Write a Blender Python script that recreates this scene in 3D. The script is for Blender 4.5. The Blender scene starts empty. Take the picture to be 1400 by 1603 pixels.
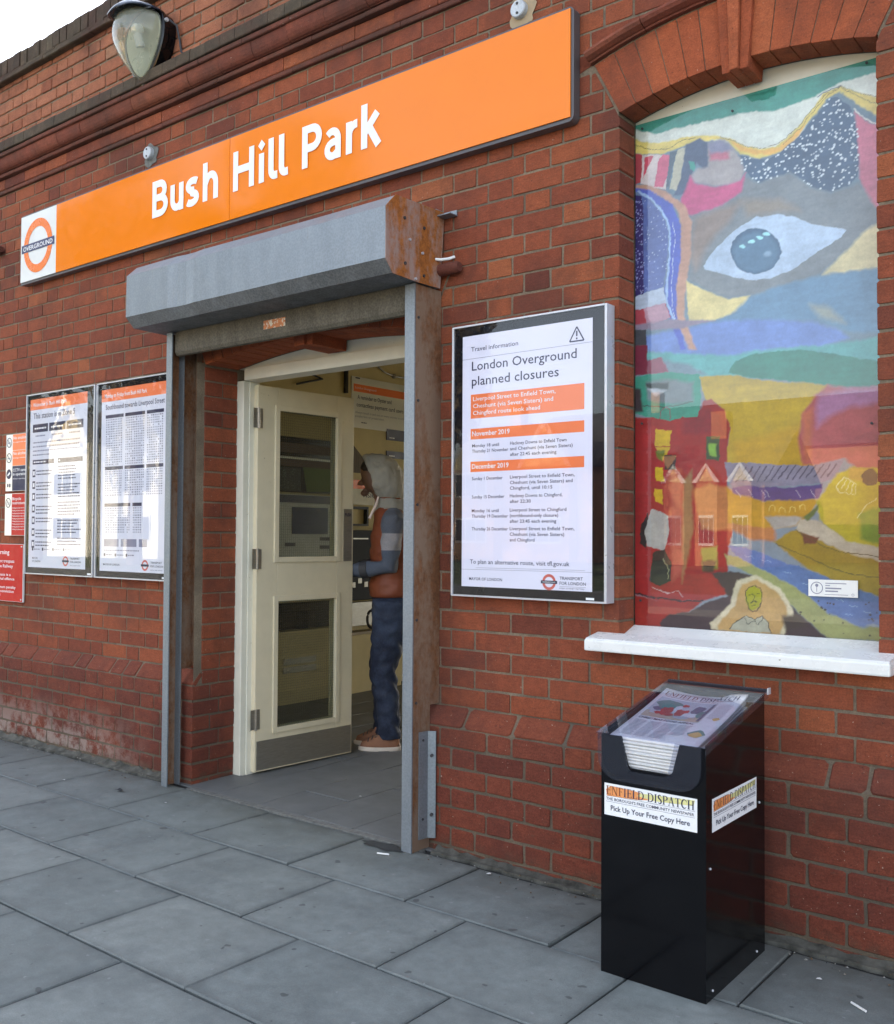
import bpy, bmesh, math, random
import numpy as np
from mathutils import Vector, Matrix
random.seed(7); np.random.seed(7)
R=math.radians
scene=bpy.context.scene
COL=scene.collection
# ---------------------------------------------------------------- camera
CAM=(0.0,-2.9964,1.203); YAW,PIT,ROL,FPX=.6691,.0241,.0058,1528.3685
cam_d=bpy.data.cameras.new('camera'); cam=bpy.data.objects.new('camera',cam_d); COL.objects.link(cam)
cam_d.sensor_fit='VERTICAL'; cam_d.sensor_height=36; cam_d.lens=36*FPX/1603.0
cam_d.clip_start=.05; cam_d.clip_end=2000
_r=Vector((math.cos(YAW),math.sin(YAW),0)); _f=Vector((-math.sin(YAW),math.cos(YAW),0)); _u=Vector((0,0,1))
_f2=_f*math.cos(PIT)+_u*math.sin(PIT); _u2=-_f*math.sin(PIT)+_u*math.cos(PIT)
_r3=_r*math.cos(ROL)+_u2*math.sin(ROL); _u3=-_r*math.sin(ROL)+_u2*math.cos(ROL)
m=Matrix.Identity(4)
for i in range(3): m[i][0]=_r3[i]; m[i][1]=_u3[i]; m[i][2]=-_f2[i]; m[i][3]=CAM[i]
cam.matrix_world=m
scene.camera=cam
def px(p):   # size test only: how large a piece shows
    v=Vector(p)-Vector(CAM); d=v.dot(_f2)
    if d<.05: return None
    return (700+FPX*v.dot(_r3)/d, 801.5-FPX*v.dot(_u3)/d, d)
# ---------------------------------------------------------------- light
SUN_EL,SUN_AZ=R(27),R(-12)      # azimuth from +Y towards +X
world=bpy.data.worlds.new('World'); scene.world=world; world.use_nodes=True
nt=world.node_tree; nt.nodes.clear()
sky=nt.nodes.new('ShaderNodeTexSky'); sky.sky_type='NISHITA'; sky.sun_disc=False
sky.sun_elevation=SUN_EL; sky.sun_rotation=SUN_AZ; sky.air_density=1.0; sky.dust_density=2.2; sky.ozone_density=1.0
bg=nt.nodes.new('ShaderNodeBackground'); bg.inputs['Strength'].default_value=.15
wo=nt.nodes.new('ShaderNodeOutputWorld')
hs=nt.nodes.new('ShaderNodeHueSaturation'); hs.inputs['Saturation'].default_value=.5; nt.links.new(sky.outputs[0],hs.inputs['Color']); nt.links.new(hs.outputs[0],bg.inputs[0]); nt.links.new(bg.outputs[0],wo.inputs[0])
sd=bpy.data.lights.new('sun','SUN'); sd.energy=4.6; sd.angle=R(.5); sd.color=(1,.86,.66)
sun=bpy.data.objects.new('sun',sd); COL.objects.link(sun)
sv=Vector((math.sin(SUN_AZ)*math.cos(SUN_EL),math.cos(SUN_AZ)*math.cos(SUN_EL),math.sin(SUN_EL)))
sun.rotation_euler=sv.to_track_quat('Z','Y').to_euler(); sun.location=(0,30,20)
scene.view_settings.view_transform='Standard'; scene.view_settings.look='None'
scene.view_settings.exposure=2.3; scene.view_settings.gamma=1.0; scene.view_settings.use_curve_mapping=False
# ---------------------------------------------------------------- materials
def lin(c):
    return tuple(((v/255)/12.92 if v<=10 else ((v/255+.055)/1.055)**2.4) for v in c)
class NT:
    def __init__(s,name):
        s.m=bpy.data.materials.new(name); s.m.use_nodes=True; s.t=s.m.node_tree; s.t.nodes.clear()
        s.o=s.t.nodes.new('ShaderNodeOutputMaterial'); s.p=s.t.nodes.new('ShaderNodeBsdfPrincipled'); s.l(s.p.outputs[0],s.o.inputs[0])
        _g=s.t.nodes.new('ShaderNodeNewGeometry'); s.pos=_g.outputs['Position']; s.bf=_g.outputs['Backfacing']
    def l(s,a,b): s.t.links.new(a,b)
    def n(s,k,**kw):
        x=s.t.nodes.new(k)
        for a,b in kw.items(): setattr(x,a,b)
        return x
    def noise(s,scale,detail=4,rough=.55,vec=None,stretch=None):
        x=s.n('ShaderNodeTexNoise'); x.inputs['Scale'].default_value=scale; x.inputs['Detail'].default_value=detail; x.inputs['Roughness'].default_value=rough
        v=vec or s.pos
        if stretch:
            mp=s.n('ShaderNodeMapping'); mp.inputs['Scale'].default_value=stretch; s.l(v,mp.inputs['Vector']); v=mp.outputs[0]
        s.l(v,x.inputs['Vector']); return x.outputs['Fac']
    def ramp(s,f,stops,interp='LINEAR'):
        x=s.n('ShaderNodeValToRGB'); x.color_ramp.interpolation=interp; e=x.color_ramp.elements
        while len(e)<len(stops): e.new(.5)
        for i,(p,c) in enumerate(stops):
            e[i].position=p; e[i].color=(c,c,c,1) if isinstance(c,(int,float)) else (*c[:3],1)
        s.l(f,x.inputs[0]); return x.outputs[0]
    def mix(s,f,a,b,mode='MIX'):
        x=s.n('ShaderNodeMix',data_type='RGBA',blend_type=mode)
        for sock,v in ((x.inputs[0],f),(x.inputs[6],a),(x.inputs[7],b)):
            if isinstance(v,(int,float)): sock.default_value=v
            elif isinstance(v,tuple): sock.default_value=(*v[:3],1)
            else: s.l(v,sock)
        return x.outputs[2]
    def math(s,op,a,b=0.0,clamp=False):
        x=s.n('ShaderNodeMath',operation=op,use_clamp=clamp)
        for sock,v in ((x.inputs[0],a),(x.inputs[1],b)):
            if isinstance(v,(int,float)): sock.default_value=v
            else: s.l(v,sock)
        return x.outputs[0]
    def attr(s,name): return s.n('ShaderNodeAttribute',attribute_name=name)
    def set(s,k,v):
        i=s.p.inputs[k]
        if isinstance(v,(int,float)): i.default_value=v
        elif isinstance(v,tuple): i.default_value=(*v[:3],1)
        else: s.l(v,i)
    def bump(s,h,strength=.3,dist=.002):
        b=s.n('ShaderNodeBump'); b.inputs['Strength'].default_value=strength; b.inputs['Distance'].default_value=dist
        s.l(h,b.inputs['Height']); s.l(b.outputs[0],s.p.inputs['Normal'])
def plain(name,c,rough=.5,metal=0,var=.12,scale=9,bump=.0,bscale=200,spec=.5,c2=None,spot=None,stretch=None,emit=None,coat=0):
    q=NT(name); f=q.ramp(q.noise(scale,5,.6,stretch=stretch),[(.3,0.0),(.7,1.0)])
    a=tuple(v*(1-var) for v in c); b=c2 or tuple(min(1,v*(1+var)) for v in c)
    col=q.mix(f,a,b)
    if spot:   # (colour, threshold, scale): small chips or specks
        g=q.ramp(q.noise(spot[2],3,.6),[(spot[1],0.0),(spot[1]+.02,1.0)]); col=q.mix(g,col,spot[0])
    q.set('Base Color',col); q.set('Roughness',q.ramp(q.noise(scale*1.7,5,.65),[(.3,max(rough*.75,.02)),(.72,min(rough*1.35,1))]) if rough<.55 else rough); q.set('Metallic',metal); q.set('Specular IOR Level',spec)
    if coat: q.set('Coat Weight',coat); q.set('Coat Roughness',.04)
    if bump: q.bump(q.noise(bscale,4,.6,stretch=stretch),bump)
    if emit: q.set('Emission Color',col); q.set('Emission Strength',emit)
    return q.m
def sepxyz(q):
    x=q.n('ShaderNodeSeparateXYZ'); q.l(q.pos,x.inputs[0]); return x.outputs
def zone(q,v,a,b):   # 0 below a, 1 above b (linear)
    x=q.n('ShaderNodeMapRange'); x.inputs['From Min'].default_value=a; x.inputs['From Max'].default_value=b; q.l(v,x.inputs['Value']); return x.outputs[0]
def brick_mat(name,stops,grime=0.0,base_wear=True):
    q=NT(name); f=q.attr('bcol').outputs['Fac']
    col=q.ramp(f,stops)
    fine=q.ramp(q.noise(190,7,.75),[(.25,.55),(.75,1.38)])
    col=q.mix(1.0,col,fine,'MULTIPLY')
    med=q.ramp(q.noise(22,4,.6),[(.3,.8),(.7,1.12)]); col=q.mix(.8,col,med,'MULTIPLY')
    streak=q.ramp(q.noise(30,3,.6,stretch=(1,1,5)),[(.35,.82),(.62,1.06)]); col=q.mix(.6,col,streak,'MULTIPLY')
    # dark burnt flecks and pale lime flecks
    col=q.mix(q.ramp(q.noise(75,4,.75),[(.62,0.0),(.70,.75)]),col,(.05,.02,.015))
    col=q.mix(q.ramp(q.noise(120,2,.5),[(.735,0.0),(.75,.7)]),col,(.5,.42,.34))
    # soot patches
    s=q.ramp(q.noise(2.3,5,.65),[(.47,0.0),(.66,.62+grime*.38)]); col=q.mix(s,col,(.085,.034,.026))
    if grime: col=q.mix(q.ramp(q.noise(9,5,.7),[(.30-.1*grime,0.0),(.62,grime)]),col,(.045,.036,.026))
    if base_wear:
        X,Y,Z=sepxyz(q)
        low=q.math('SUBTRACT',1.0,zone(q,Z,.04,.30),True); left=q.math('SUBTRACT',1.0,zone(q,X,-4.75,-4.2),True)
        n=q.ramp(q.noise(11,6,.75),[(.42,0.0),(.56,1.0)])
        e=q.math('MULTIPLY',q.math('MULTIPLY',low,left),n)
        col=q.mix(q.math('MULTIPLY',e,.85),col,(.36,.32,.27))
        mid=q.math('SUBTRACT',1.0,zone(q,Z,.30,.62),True)
        col=q.mix(q.math('MULTIPLY',mid,.45),col,q.mix(1.0,col,(.72,.55,.60),'MULTIPLY'))
        moss=q.math('MULTIPLY',q.math('SUBTRACT',1.0,zone(q,Z,.0,.07),True),q.ramp(q.noise(17,5,.7),[(.4,0.0),(.6,.8)]))
        col=q.mix(moss,col,(.05,.05,.035))
    col=q.mix(q.ramp(q.noise(34,6,.8,stretch=(.6,1,1.6)),[(.58,0.0),(.72,.5)]),col,(.13,.075,.05))
    q.set('Base Color',col); q.set('Roughness',.86); q.set('Specular IOR Level',.25)
    q.bump(q.math('ADD',q.noise(130,5,.75),q.math('MULTIPLY',q.noise(28,3,.6),1.2)),.75,.0035)
    return q.m
M={}
M['brick']=brick_mat('red_facing_brick',[(0,(.125,.036,.025)),(.25,(.20,.053,.030)),(.5,(.262,.069,.034)),(.75,(.315,.087,.038)),(1,(.37,.12,.05))])
M['brick_par']=brick_mat('parapet_brick',[(0,(.24,.075,.042)),(.35,(.33,.115,.06)),(.7,(.40,.155,.085)),(.88,(.30,.17,.10)),(1,(.22,.14,.085))],0,False)
M['brick_plinth']=brick_mat('plinth_brick',[(0,(.13,.038,.026)),(.4,(.185,.052,.031)),(.8,(.235,.066,.034)),(1,(.28,.085,.04))])
M['brick_rub']=brick_mat('rubbed_arch_brick',[(0,(.30,.07,.032)),(.5,(.37,.092,.038)),(1,(.42,.12,.05))],0,False)
M['brick_soot']=brick_mat('sooty_cornice_brick',[(0,(.13,.04,.03)),(.5,(.21,.06,.04)),(1,(.26,.08,.05))],.55,False)
M['brick_cap']=brick_mat('weathered_coping_brick',[(0,(.085,.055,.04)),(.5,(.13,.09,.06)),(1,(.20,.16,.10))],.75,False)
M['terracotta']=brick_mat('terracotta_moulding',[(0,(.17,.05,.035)),(.5,(.25,.068,.042)),(1,(.34,.11,.055))],.25,False)
def mortar_mat():
    q=NT('lime_mortar'); c=q.mix(q.ramp(q.noise(6,5,.6),[(.35,0.0),(.65,1.0)]),(.18,.14,.10),(.30,.235,.165))
    c=q.mix(q.ramp(q.noise(140,4,.7),[(.4,0.0),(.7,.5)]),c,(.07,.05,.04))
    X,Y,Z=sepxyz(q)
    c=q.mix(q.math('MULTIPLY',q.math('SUBTRACT',1.0,zone(q,Z,.4,.7),True),.55),c,(.075,.062,.048))
    c=q.mix(q.ramp(q.noise(3.1,4,.6),[(.52,0.0),(.64,.5)]),c,(.10,.085,.07))
    q.set('Base Color',c); q.set('Roughness',.95); q.set('Specular IOR Level',.1); q.bump(q.noise(220,5,.7),1.0,.004); return q.m
M['mortar']=mortar_mat()
def rust_mat(name,base,rust,amt,vert=True,metal=.0):
    q=NT(name); n1=q.noise(9,6,.7,stretch=(1,1,.35) if vert else None); n2=q.noise(38,5,.75)
    f=q.ramp(q.math('ADD',q.math('MULTIPLY',n1,.75),q.math('MULTIPLY',n2,.25)),[(amt-.06,0.0),(amt+.07,1.0)])
    r=q.mix(q.ramp(q.noise(45,6,.75),[(.3,0.0),(.7,1.0)]),rust,tuple(v*.38 for v in rust))
    q.set('Base Color',q.mix(f,base,r)); q.set('Roughness',q.ramp(f,[(0,.5),(1,.9)])); q.set('Metallic',metal)
    q.bump(q.noise(120,5,.7),.35,.002); return q.m
M['galv']=None
def galv_mat(name,c=(.245,.275,.305),rough=.42,metal=.55,var=.2):
    q=NT(name); v=q.n('ShaderNodeTexVoronoi'); v.inputs['Scale'].default_value=120; q.l(q.pos,v.inputs['Vector'])
    f=q.math('ADD',q.math('MULTIPLY',v.outputs['Distance'],.5),q.math('MULTIPLY',q.noise(7,5,.6,stretch=(2,2,.5)),.8))
    col=q.mix(q.ramp(f,[(.3,0.0),(.9,1.0)]),tuple(k*(1-var) for k in c),tuple(k*(1+var*.6) for k in c))
    col=q.mix(q.ramp(q.noise(26,5,.7,stretch=(1.5,1.5,.25)),[(.62,0.0),(.74,.5)]),col,(.22,.2,.18))
    q.set('Base Color',col); q.set('Metallic',metal); q.set('Roughness',q.ramp(q.noise(14,4,.6),[(.3,rough-.06),(.7,rough+.12)]))
    q.bump(q.noise(4,3,.5),.12,.02); return q.m
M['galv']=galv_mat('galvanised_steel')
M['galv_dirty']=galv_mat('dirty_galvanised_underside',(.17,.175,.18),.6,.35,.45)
M['galv_rail']=galv_mat('weathered_shutter_slat',(.115,.098,.072),.7,.2,.5)
M['rust_plate']=rust_mat('rusty_end_plate',(.31,.215,.185),(.44,.14,.022),.475)
M['rust_brown']=rust_mat('brown_primed_steel',(.215,.14,.095),(.24,.098,.038),.50)
M['dark_gap']=plain('dark_steel',(.035,.035,.04),.6)
M['white_paint']=plain('white_gloss_paint',(.78,.78,.76),.28,var=.04,spot=((.2,.16,.12),.72,60),bump=.15,bscale=60)
M['cream_paint']=plain('cream_gloss_paint',(.68,.60,.43),.35,var=.05,spot=((.3,.25,.17),.735,50),bump=.12,bscale=70)
M['frame_paint']=plain('off_white_frame_paint',(.74,.71,.60),.35,var=.06,spot=((.35,.3,.22),.72,45),bump=.15,bscale=60)
M['steel']=plain('brushed_steel',(.33,.31,.27),.38,.75,var=.12,scale=20,stretch=(1,1,12))
M['plaster']=plain('cream_plaster_wall',(.58,.48,.255),.75,var=.05,bump=.2,bscale=90)
M['ceiling']=plain('ceiling_plaster',(.52,.44,.25),.8,var=.04)
M['orange']=plain('orange_enamel',(.88,.215,.0015),.14,var=.02,spec=.3,coat=.12)
M['white_enamel']=plain('white_enamel',(.82,.83,.82),.15,var=.02,coat=.6)
M['navy']=plain('navy_print',(.028,.03,.10),.3,var=.02)
M['or_print']=plain('orange_print',(.90,.19,.045),.4,var=.02)
M['ink']=plain('dark_blue_ink',(.018,.018,.06),.5,var=.02)
M['grey_ink']=plain('grey_ink',(.24,.24,.31),.6,var=.05)
M['white_ink']=plain('white_print',(.85,.85,.87),.4,var=.01)
M['red_sign']=plain('red_enamel_sign',(.52,.018,.012),.45,var=.04,spec=.2)
M['trim_dark']=plain('dark_grey_sign_trim',(.085,.08,.085),.35,var=.1)
M['alu']=plain('satin_aluminium',(.55,.56,.60),.32,.35,var=.04)
M['black']=plain('black_gloss_border',(.004,.004,.007),.12,var=.1,spec=.15)
def paper_mat(name,c,emit=0):
    q=NT(name); col=q.mix(q.ramp(q.noise(2.5,3,.5),[(.3,0.0),(.7,1.0)]),c,tuple(v*.94 for v in c)); q.set('Base Color',col); q.set('Roughness',.45)
    if emit: q.set('Emission Color',tuple(c)); q.set('Emission Strength',emit)
    return q.m
M['paper']=paper_mat('lit_poster_paper',(.66,.66,.77),.04)
M['paper_dull']=paper_mat('poster_paper',(.72,.73,.80),.0)
M['newsprint']=plain('newsprint',(.62,.61,.60),.85,var=.08,scale=60)
M['newsprint2']=plain('white_newsprint',(.74,.73,.73),.8,var=.05,scale=60)
M['acrylic_black']=plain('black_acrylic',(.0035,.0035,.0045),.11,var=.2,spec=.3,spot=((.12,.12,.13),.80,220))
def glass(name,tint=(1,1,1),ior=1.5,rough=0.0,alpha=0.0,acol=(0,0,0),gain=1.0):
    q=NT(name); q.t.nodes.remove(q.p)
    tr=q.n('ShaderNodeBsdfTransparent'); tr.inputs[0].default_value=(*tint,1)
    gl=q.n('ShaderNodeBsdfGlossy'); gl.inputs['Roughness'].default_value=rough
    fr=q.n('ShaderNodeFresnel'); fr.inputs[0].default_value=ior
    f=q.math('MULTIPLY',q.math('MULTIPLY',fr.outputs[0],gain,True),q.math('SUBTRACT',1.0,q.bf))
    mx=q.n('ShaderNodeMixShader'); q.l(f,mx.inputs[0]); q.l(tr.outputs[0],mx.inputs[1]); q.l(gl.outputs[0],mx.inputs[2])
    out=mx.outputs[0]
    if alpha:
        df=q.n('ShaderNodeBsdfDiffuse'); df.inputs[0].default_value=(*acol,1)
        m2=q.n('ShaderNodeMixShader'); m2.inputs[0].default_value=alpha; q.l(out,m2.inputs[1]); q.l(df.outputs[0],m2.inputs[2]); out=m2.outputs[0]
    q.l(out,q.o.inputs[0]); return q.m
M['glass']=glass('clear_pane',(.97,.98,.97))
M['cover']=glass('poster_cover_glass',(.98,.98,.99),1.5,.0,gain=1.0)
M['door_glass']=glass('wired_door_glass',(.74,.77,.73),1.5,alpha=.05,acol=(.10,.11,.09),gain=1.5)
M['mural_sheet']=glass('mural_acrylic_sheet',(.98,.99,1.0),1.49,.004,gain=1.45)
M['clear_plastic']=glass('smoky_clear_acrylic',(.86,.87,.92),1.5,.03,alpha=.025,acol=(.3,.32,.42),gain=1.1)
def slab_mat():
    q=NT('concrete_paving'); f=q.attr('bcol').outputs['Fac']; e=q.attr('edge').outputs['Fac']
    c=q.ramp(f,[(0,(.188,.209,.202)),(.5,(.212,.233,.224)),(1,(.245,.265,.252))])
    c=q.mix(1.0,c,q.ramp(q.noise(300,6,.8),[(.3,.74),(.7,1.2)]),'MULTIPLY')
    c=q.mix(.9,c,q.ramp(q.noise(5,5,.6),[(.3,.80),(.7,1.12)]),'MULTIPLY')
    c=q.mix(.85,c,q.ramp(q.noise(24,5,.7),[(.3,.78),(.7,1.1)]),'MULTIPLY')
    ed=q.math('MULTIPLY',q.math('POWER',e,2.2),q.ramp(q.noise(8,3,.6),[(.3,.35),(.7,1.0)]))
    c=q.mix(q.math('MULTIPLY',ed,.5),c,(.05,.054,.056))
    c=q.mix(q.ramp(q.noise(1.7,5,.75),[(.52,0.0),(.66,.30)]),c,(.085,.098,.105))
    c=q.mix(q.ramp(q.noise(19,2,.4),[(.71,0.0),(.73,.6)]),c,(.05,.05,.052))
    c=q.mix(q.ramp(q.noise(34,2,.4),[(.73,0.0),(.745,.55)]),c,(.30,.31,.31))
    X,Y,Z=sepxyz(q)
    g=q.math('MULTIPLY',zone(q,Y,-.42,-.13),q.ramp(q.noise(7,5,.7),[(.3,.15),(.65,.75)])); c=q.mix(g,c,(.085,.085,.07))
    q.set('Base Color',c); q.set('Roughness',q.ramp(q.noise(12,4,.6),[(.3,.55),(.7,.8)])); q.set('Specular IOR Level',.35)
    q.bump(q.math('ADD',q.noise(330,5,.75),q.noise(35,3,.6)),.35,.0016); return q.m
M['slab']=slab_mat()
M['tile']=plain('worn_floor_slab',(.15,.155,.155),.6,var=.15,scale=7,bump=.2,bscale=250,spot=((.05,.05,.05),.72,25))
M['joint']=plain('dirty_joint',(.035,.034,.033),.95,var=.3,scale=30,bump=.5)
M['joint_light']=plain('pointing_cement',(.15,.15,.14),.9,var=.3,scale=40,bump=.6)
M['fillet']=plain('mossy_cement_fillet',(.05,.047,.036),.95,var=.45,scale=18,bump=.9,bscale=70,c2=(.13,.125,.105))
M['stain']=plain('tar_patch',(.035,.038,.04),.7,var=.2,scale=20)
M['asphalt']=plain('asphalt',(.05,.05,.052),.85,var=.2,scale=40,bump=.5,bscale=150)
M['grass']=plain('verge_grass',(.06,.09,.03),.9,var=.3,scale=1)
M['kerb']=plain('granite_kerb',(.25,.25,.24),.8,var=.15,scale=30)
M['line']=plain('road_paint',(.75,.75,.7),.7,var=.1,scale=30)
# ---------------------------------------------------------------- object helpers
def link(o): COL.objects.link(o); return o
def mkmesh(name,verts,faces,mats,midx=None,smooth=False,attrs=None):
    me=bpy.data.meshes.new(name); me.from_pydata([tuple(v) for v in verts],[],faces)
    for mt in (mats if isinstance(mats,(list,tuple)) else [mats]): me.materials.append(mt)
    if midx is not None: me.polygons.foreach_set('material_index',midx)
    if attrs:
        for k,v in attrs.items(): a=me.attributes.new(k,'FLOAT','POINT'); a.data.foreach_set('value',np.array(v,dtype=np.float32))
    if smooth: me.polygons.foreach_set('use_smooth',[True]*len(me.polygons))
    me.update(); return me
def add(name,me,parent=None,label=None,cat=None,group=None,kind=None):
    o=link(bpy.data.objects.new(name,me))
    if parent is not None:
        o.parent=parent; o.matrix_parent_inverse=OFF[parent.name]
    if label: o['label']=label
    if cat: o['category']=cat
    if group: o['group']=group
    if kind: o['kind']=kind
    OFF[o.name]=OFF[parent.name] if parent is not None else Matrix.Identity(4)
    if parent is not None: OFF[o.name]=Matrix.Identity(4)
    return o
OFF={}
def thing(name,label,cat,loc,group=None,kind=None):
    o=link(bpy.data.objects.new(name,None)); o.location=loc; o.empty_display_size=.1
    OFF[o.name]=Matrix.Translation(-Vector(loc))
    if label: o['label']=label
    if cat: o['category']=cat
    if group: o['group']=group
    if kind: o['kind']=kind
    return o
class MB:
    """collects geometry in world coordinates, then builds ONE mesh object"""
    def __init__(s): s.v=[]; s.f=[]; s.mi=[]
    def raw(s,v,f,mi=0):
        b=len(s.v); s.v+= [tuple(p) for p in v]; s.f+=[tuple(i+b for i in q) for q in f]; s.mi+=[mi]*len(f); return s
    def box(s,x0,x1,y0,y1,z0,z1,mi=0,bev=0):
        if bev:
            bm=bmesh.new(); bmesh.ops.create_cube(bm,size=1)
            for v in bm.verts: v.co=Vector(((x0+x1)/2+v.co.x*(x1-x0),(y0+y1)/2+v.co.y*(y1-y0),(z0+z1)/2+v.co.z*(z1-z0)))
            bmesh.ops.bevel(bm,geom=bm.edges[:],offset=bev,segments=2,affect='EDGES',profile=.6)
            bm.verts.index_update(); s.raw([v.co[:] for v in bm.verts],[[v.index for v in f.verts] for f in bm.faces],mi); bm.free(); return s
        v=[(x0,y0,z0),(x1,y0,z0),(x1,y1,z0),(x0,y1,z0),(x0,y0,z1),(x1,y0,z1),(x1,y1,z1),(x0,y1,z1)]
        return s.raw(v,[(0,3,2,1),(4,5,6,7),(0,1,5,4),(1,2,6,5),(2,3,7,6),(3,0,4,7)],mi)
    def prism(s,pts,axis,a,b,mi=0):
        """closed 2D outline extruded along an axis; pts are the two other coords in order"""
        n=len(pts)
        def P(p,t):
            return (t,p[0],p[1]) if axis=='x' else ((p[0],t,p[1]) if axis=='y' else (p[0],p[1],t))
        v=[P(p,a) for p in pts]+[P(p,b) for p in pts]
        return s.raw(v,[tuple(range(n))[::-1],tuple(range(n,2*n))]+[(i,(i+1)%n,(i+1)%n+n,i+n) for i in range(n)],mi)
    def tube(s,pts,r,n=10,mi=0,cap=True):
        pts=[Vector(p) for p in pts]; rs=r if isinstance(r,(list,tuple)) else [r]*len(pts); v=[]; f=[]
        up=Vector((0,0,1))
        for i,p in enumerate(pts):
            t=(pts[min(i+1,len(pts)-1)]-pts[max(i-1,0)]).normalized()
            a=t.cross(up if abs(t.dot(up))<.95 else Vector((1,0,0))).normalized(); b=a.cross(t)
            for k in range(n):
                th=2*math.pi*k/n; v.append(p+a*math.cos(th)*rs[i]+b*math.sin(th)*rs[i])
        for i in range(len(pts)-1):
            for k in range(n): f.append((i*n+k,i*n+(k+1)%n,(i+1)*n+(k+1)%n,(i+1)*n+k))
        if cap: f.append(tuple(range(n))[::-1]); f.append(tuple(range((len(pts)-1)*n,len(pts)*n)))
        return s.raw(v,f,mi)
    def loft(s,rings,mi=0,cap=True):
        n=len(rings[0]); v=[p for r in rings for p in r]; f=[]
        for i in range(len(rings)-1):
            for k in range(n): f.append((i*n+k,i*n+(k+1)%n,(i+1)*n+(k+1)%n,(i+1)*n+k))
        if cap: f.append(tuple(range(n))[::-1]); f.append(tuple(range((len(rings)-1)*n,len(rings)*n)))
        return s.raw(v,f,mi)
    def ball(s,c,r,n=12,m=8,mi=0,sc=(1,1,1)):
        rings=[]
        for j in range(1,m):
            ph=math.pi*j/m; rings.append([(c[0]+r*sc[0]*math.sin(ph)*math.cos(2*math.pi*k/n),c[1]+r*sc[1]*math.sin(ph)*math.sin(2*math.pi*k/n),c[2]-r*sc[2]*math.cos(ph)) for k in range(n)])
        return s.loft(rings,mi)
    def build(s,name,mats,parent=None,smooth=False,**kw):
        me=mkmesh(name,s.v,s.f,mats,s.mi,smooth); bm=bmesh.new(); bm.from_mesh(me); bmesh.ops.recalc_face_normals(bm,faces=bm.faces); bm.to_mesh(me); bm.free()
        if smooth:
            try: me.set_sharp_from_angle(angle=R(40))
            except Exception: pass
        return add(name,me,parent,**kw)
def clip(poly,a,b,c):     # keep a*x+b*y+c>=0
    out=[]
    for i in range(len(poly)):
        p,q=poly[i],poly[(i+1)%len(poly)]; dp=a*p[0]+b*p[1]+c; dq=a*q[0]+b*q[1]+c
        if dp>=0: out.append(p)
        if (dp>=0)!=(dq>=0):
            t=dp/(dp-dq); out.append((p[0]+(q[0]-p[0])*t,p[1]+(q[1]-p[1])*t))
    return out
def area(poly): return abs(sum(poly[i][0]*poly[(i+1)%len(poly)][1]-poly[(i+1)%len(poly)][0]*poly[i][1] for i in range(len(poly))))/2
def piece(poly,O,U,V,N,D=.012,jit=.0011,bev=.0013,off=None,cham=.0028,mid=True):
    """a brick-like block: 2D outline pushed back by D along -N, worn front edge. returns verts, faces"""
    O,U,V,N=Vector(O),Vector(U),Vector(V),Vector(N)
    if sum(poly[i][0]*poly[(i+1)%len(poly)][1]-poly[(i+1)%len(poly)][0]*poly[i][1] for i in range(len(poly)))<0: poly=poly[::-1]
    pts=[]
    n=len(poly)
    for i in range(n):
        p,pr,nx=poly[i],poly[i-1],poly[(i+1)%n]
        for q in (pr,nx):
            L=math.hypot(q[0]-p[0],q[1]-p[1]) or 1e-6; c=min(L*.3,cham*random.uniform(.5,1.6)); pts.append((p[0]+(q[0]-p[0])/L*c,p[1]+(q[1]-p[1])/L*c))
        L=math.hypot(nx[0]-p[0],nx[1]-p[1])
        if mid and L>.09: pts.append(((p[0]+nx[0])/2,(p[1]+nx[1])/2))
    if jit: pts=[(p[0]+random.uniform(-jit,jit),p[1]+random.uniform(-jit,jit)) for p in pts]
    cx=sum(p[0] for p in pts)/len(pts); cy=sum(p[1] for p in pts)/len(pts)
    off=random.uniform(-.0012,.0016) if off is None else off
    tx,ty=random.uniform(-.008,.008),random.uniform(-.012,.012)
    v=[];k=len(pts)
    for p in pts: v.append(O+U*p[0]+V*p[1]-N*D)
    for p in pts: v.append(O+U*p[0]+V*p[1]+N*(off-bev+tx*(p[0]-cx)+ty*(p[1]-cy)))
    for p in pts:
        dx,dy=p[0]-cx,p[1]-cy; w=max(abs(q[0]-cx) for q in pts); h=max(abs(q[1]-cy) for q in pts)
        b=random.uniform(.6,1.4)*bev; x=cx+dx*(1-b/max(w,.01)); y=cy+dy*(1-b/max(h,.01))
        v.append(O+U*x+V*y+N*(off+tx*dx+ty*dy))
    f=[(i,(i+1)%k,(i+1)%k+k,i+k) for i in range(k)]+[(i+k,(i+1)%k+k,(i+1)%k+2*k,i+2*k) for i in range(k)]+[tuple(range(2*k,3*k))]
    return v,f
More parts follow.
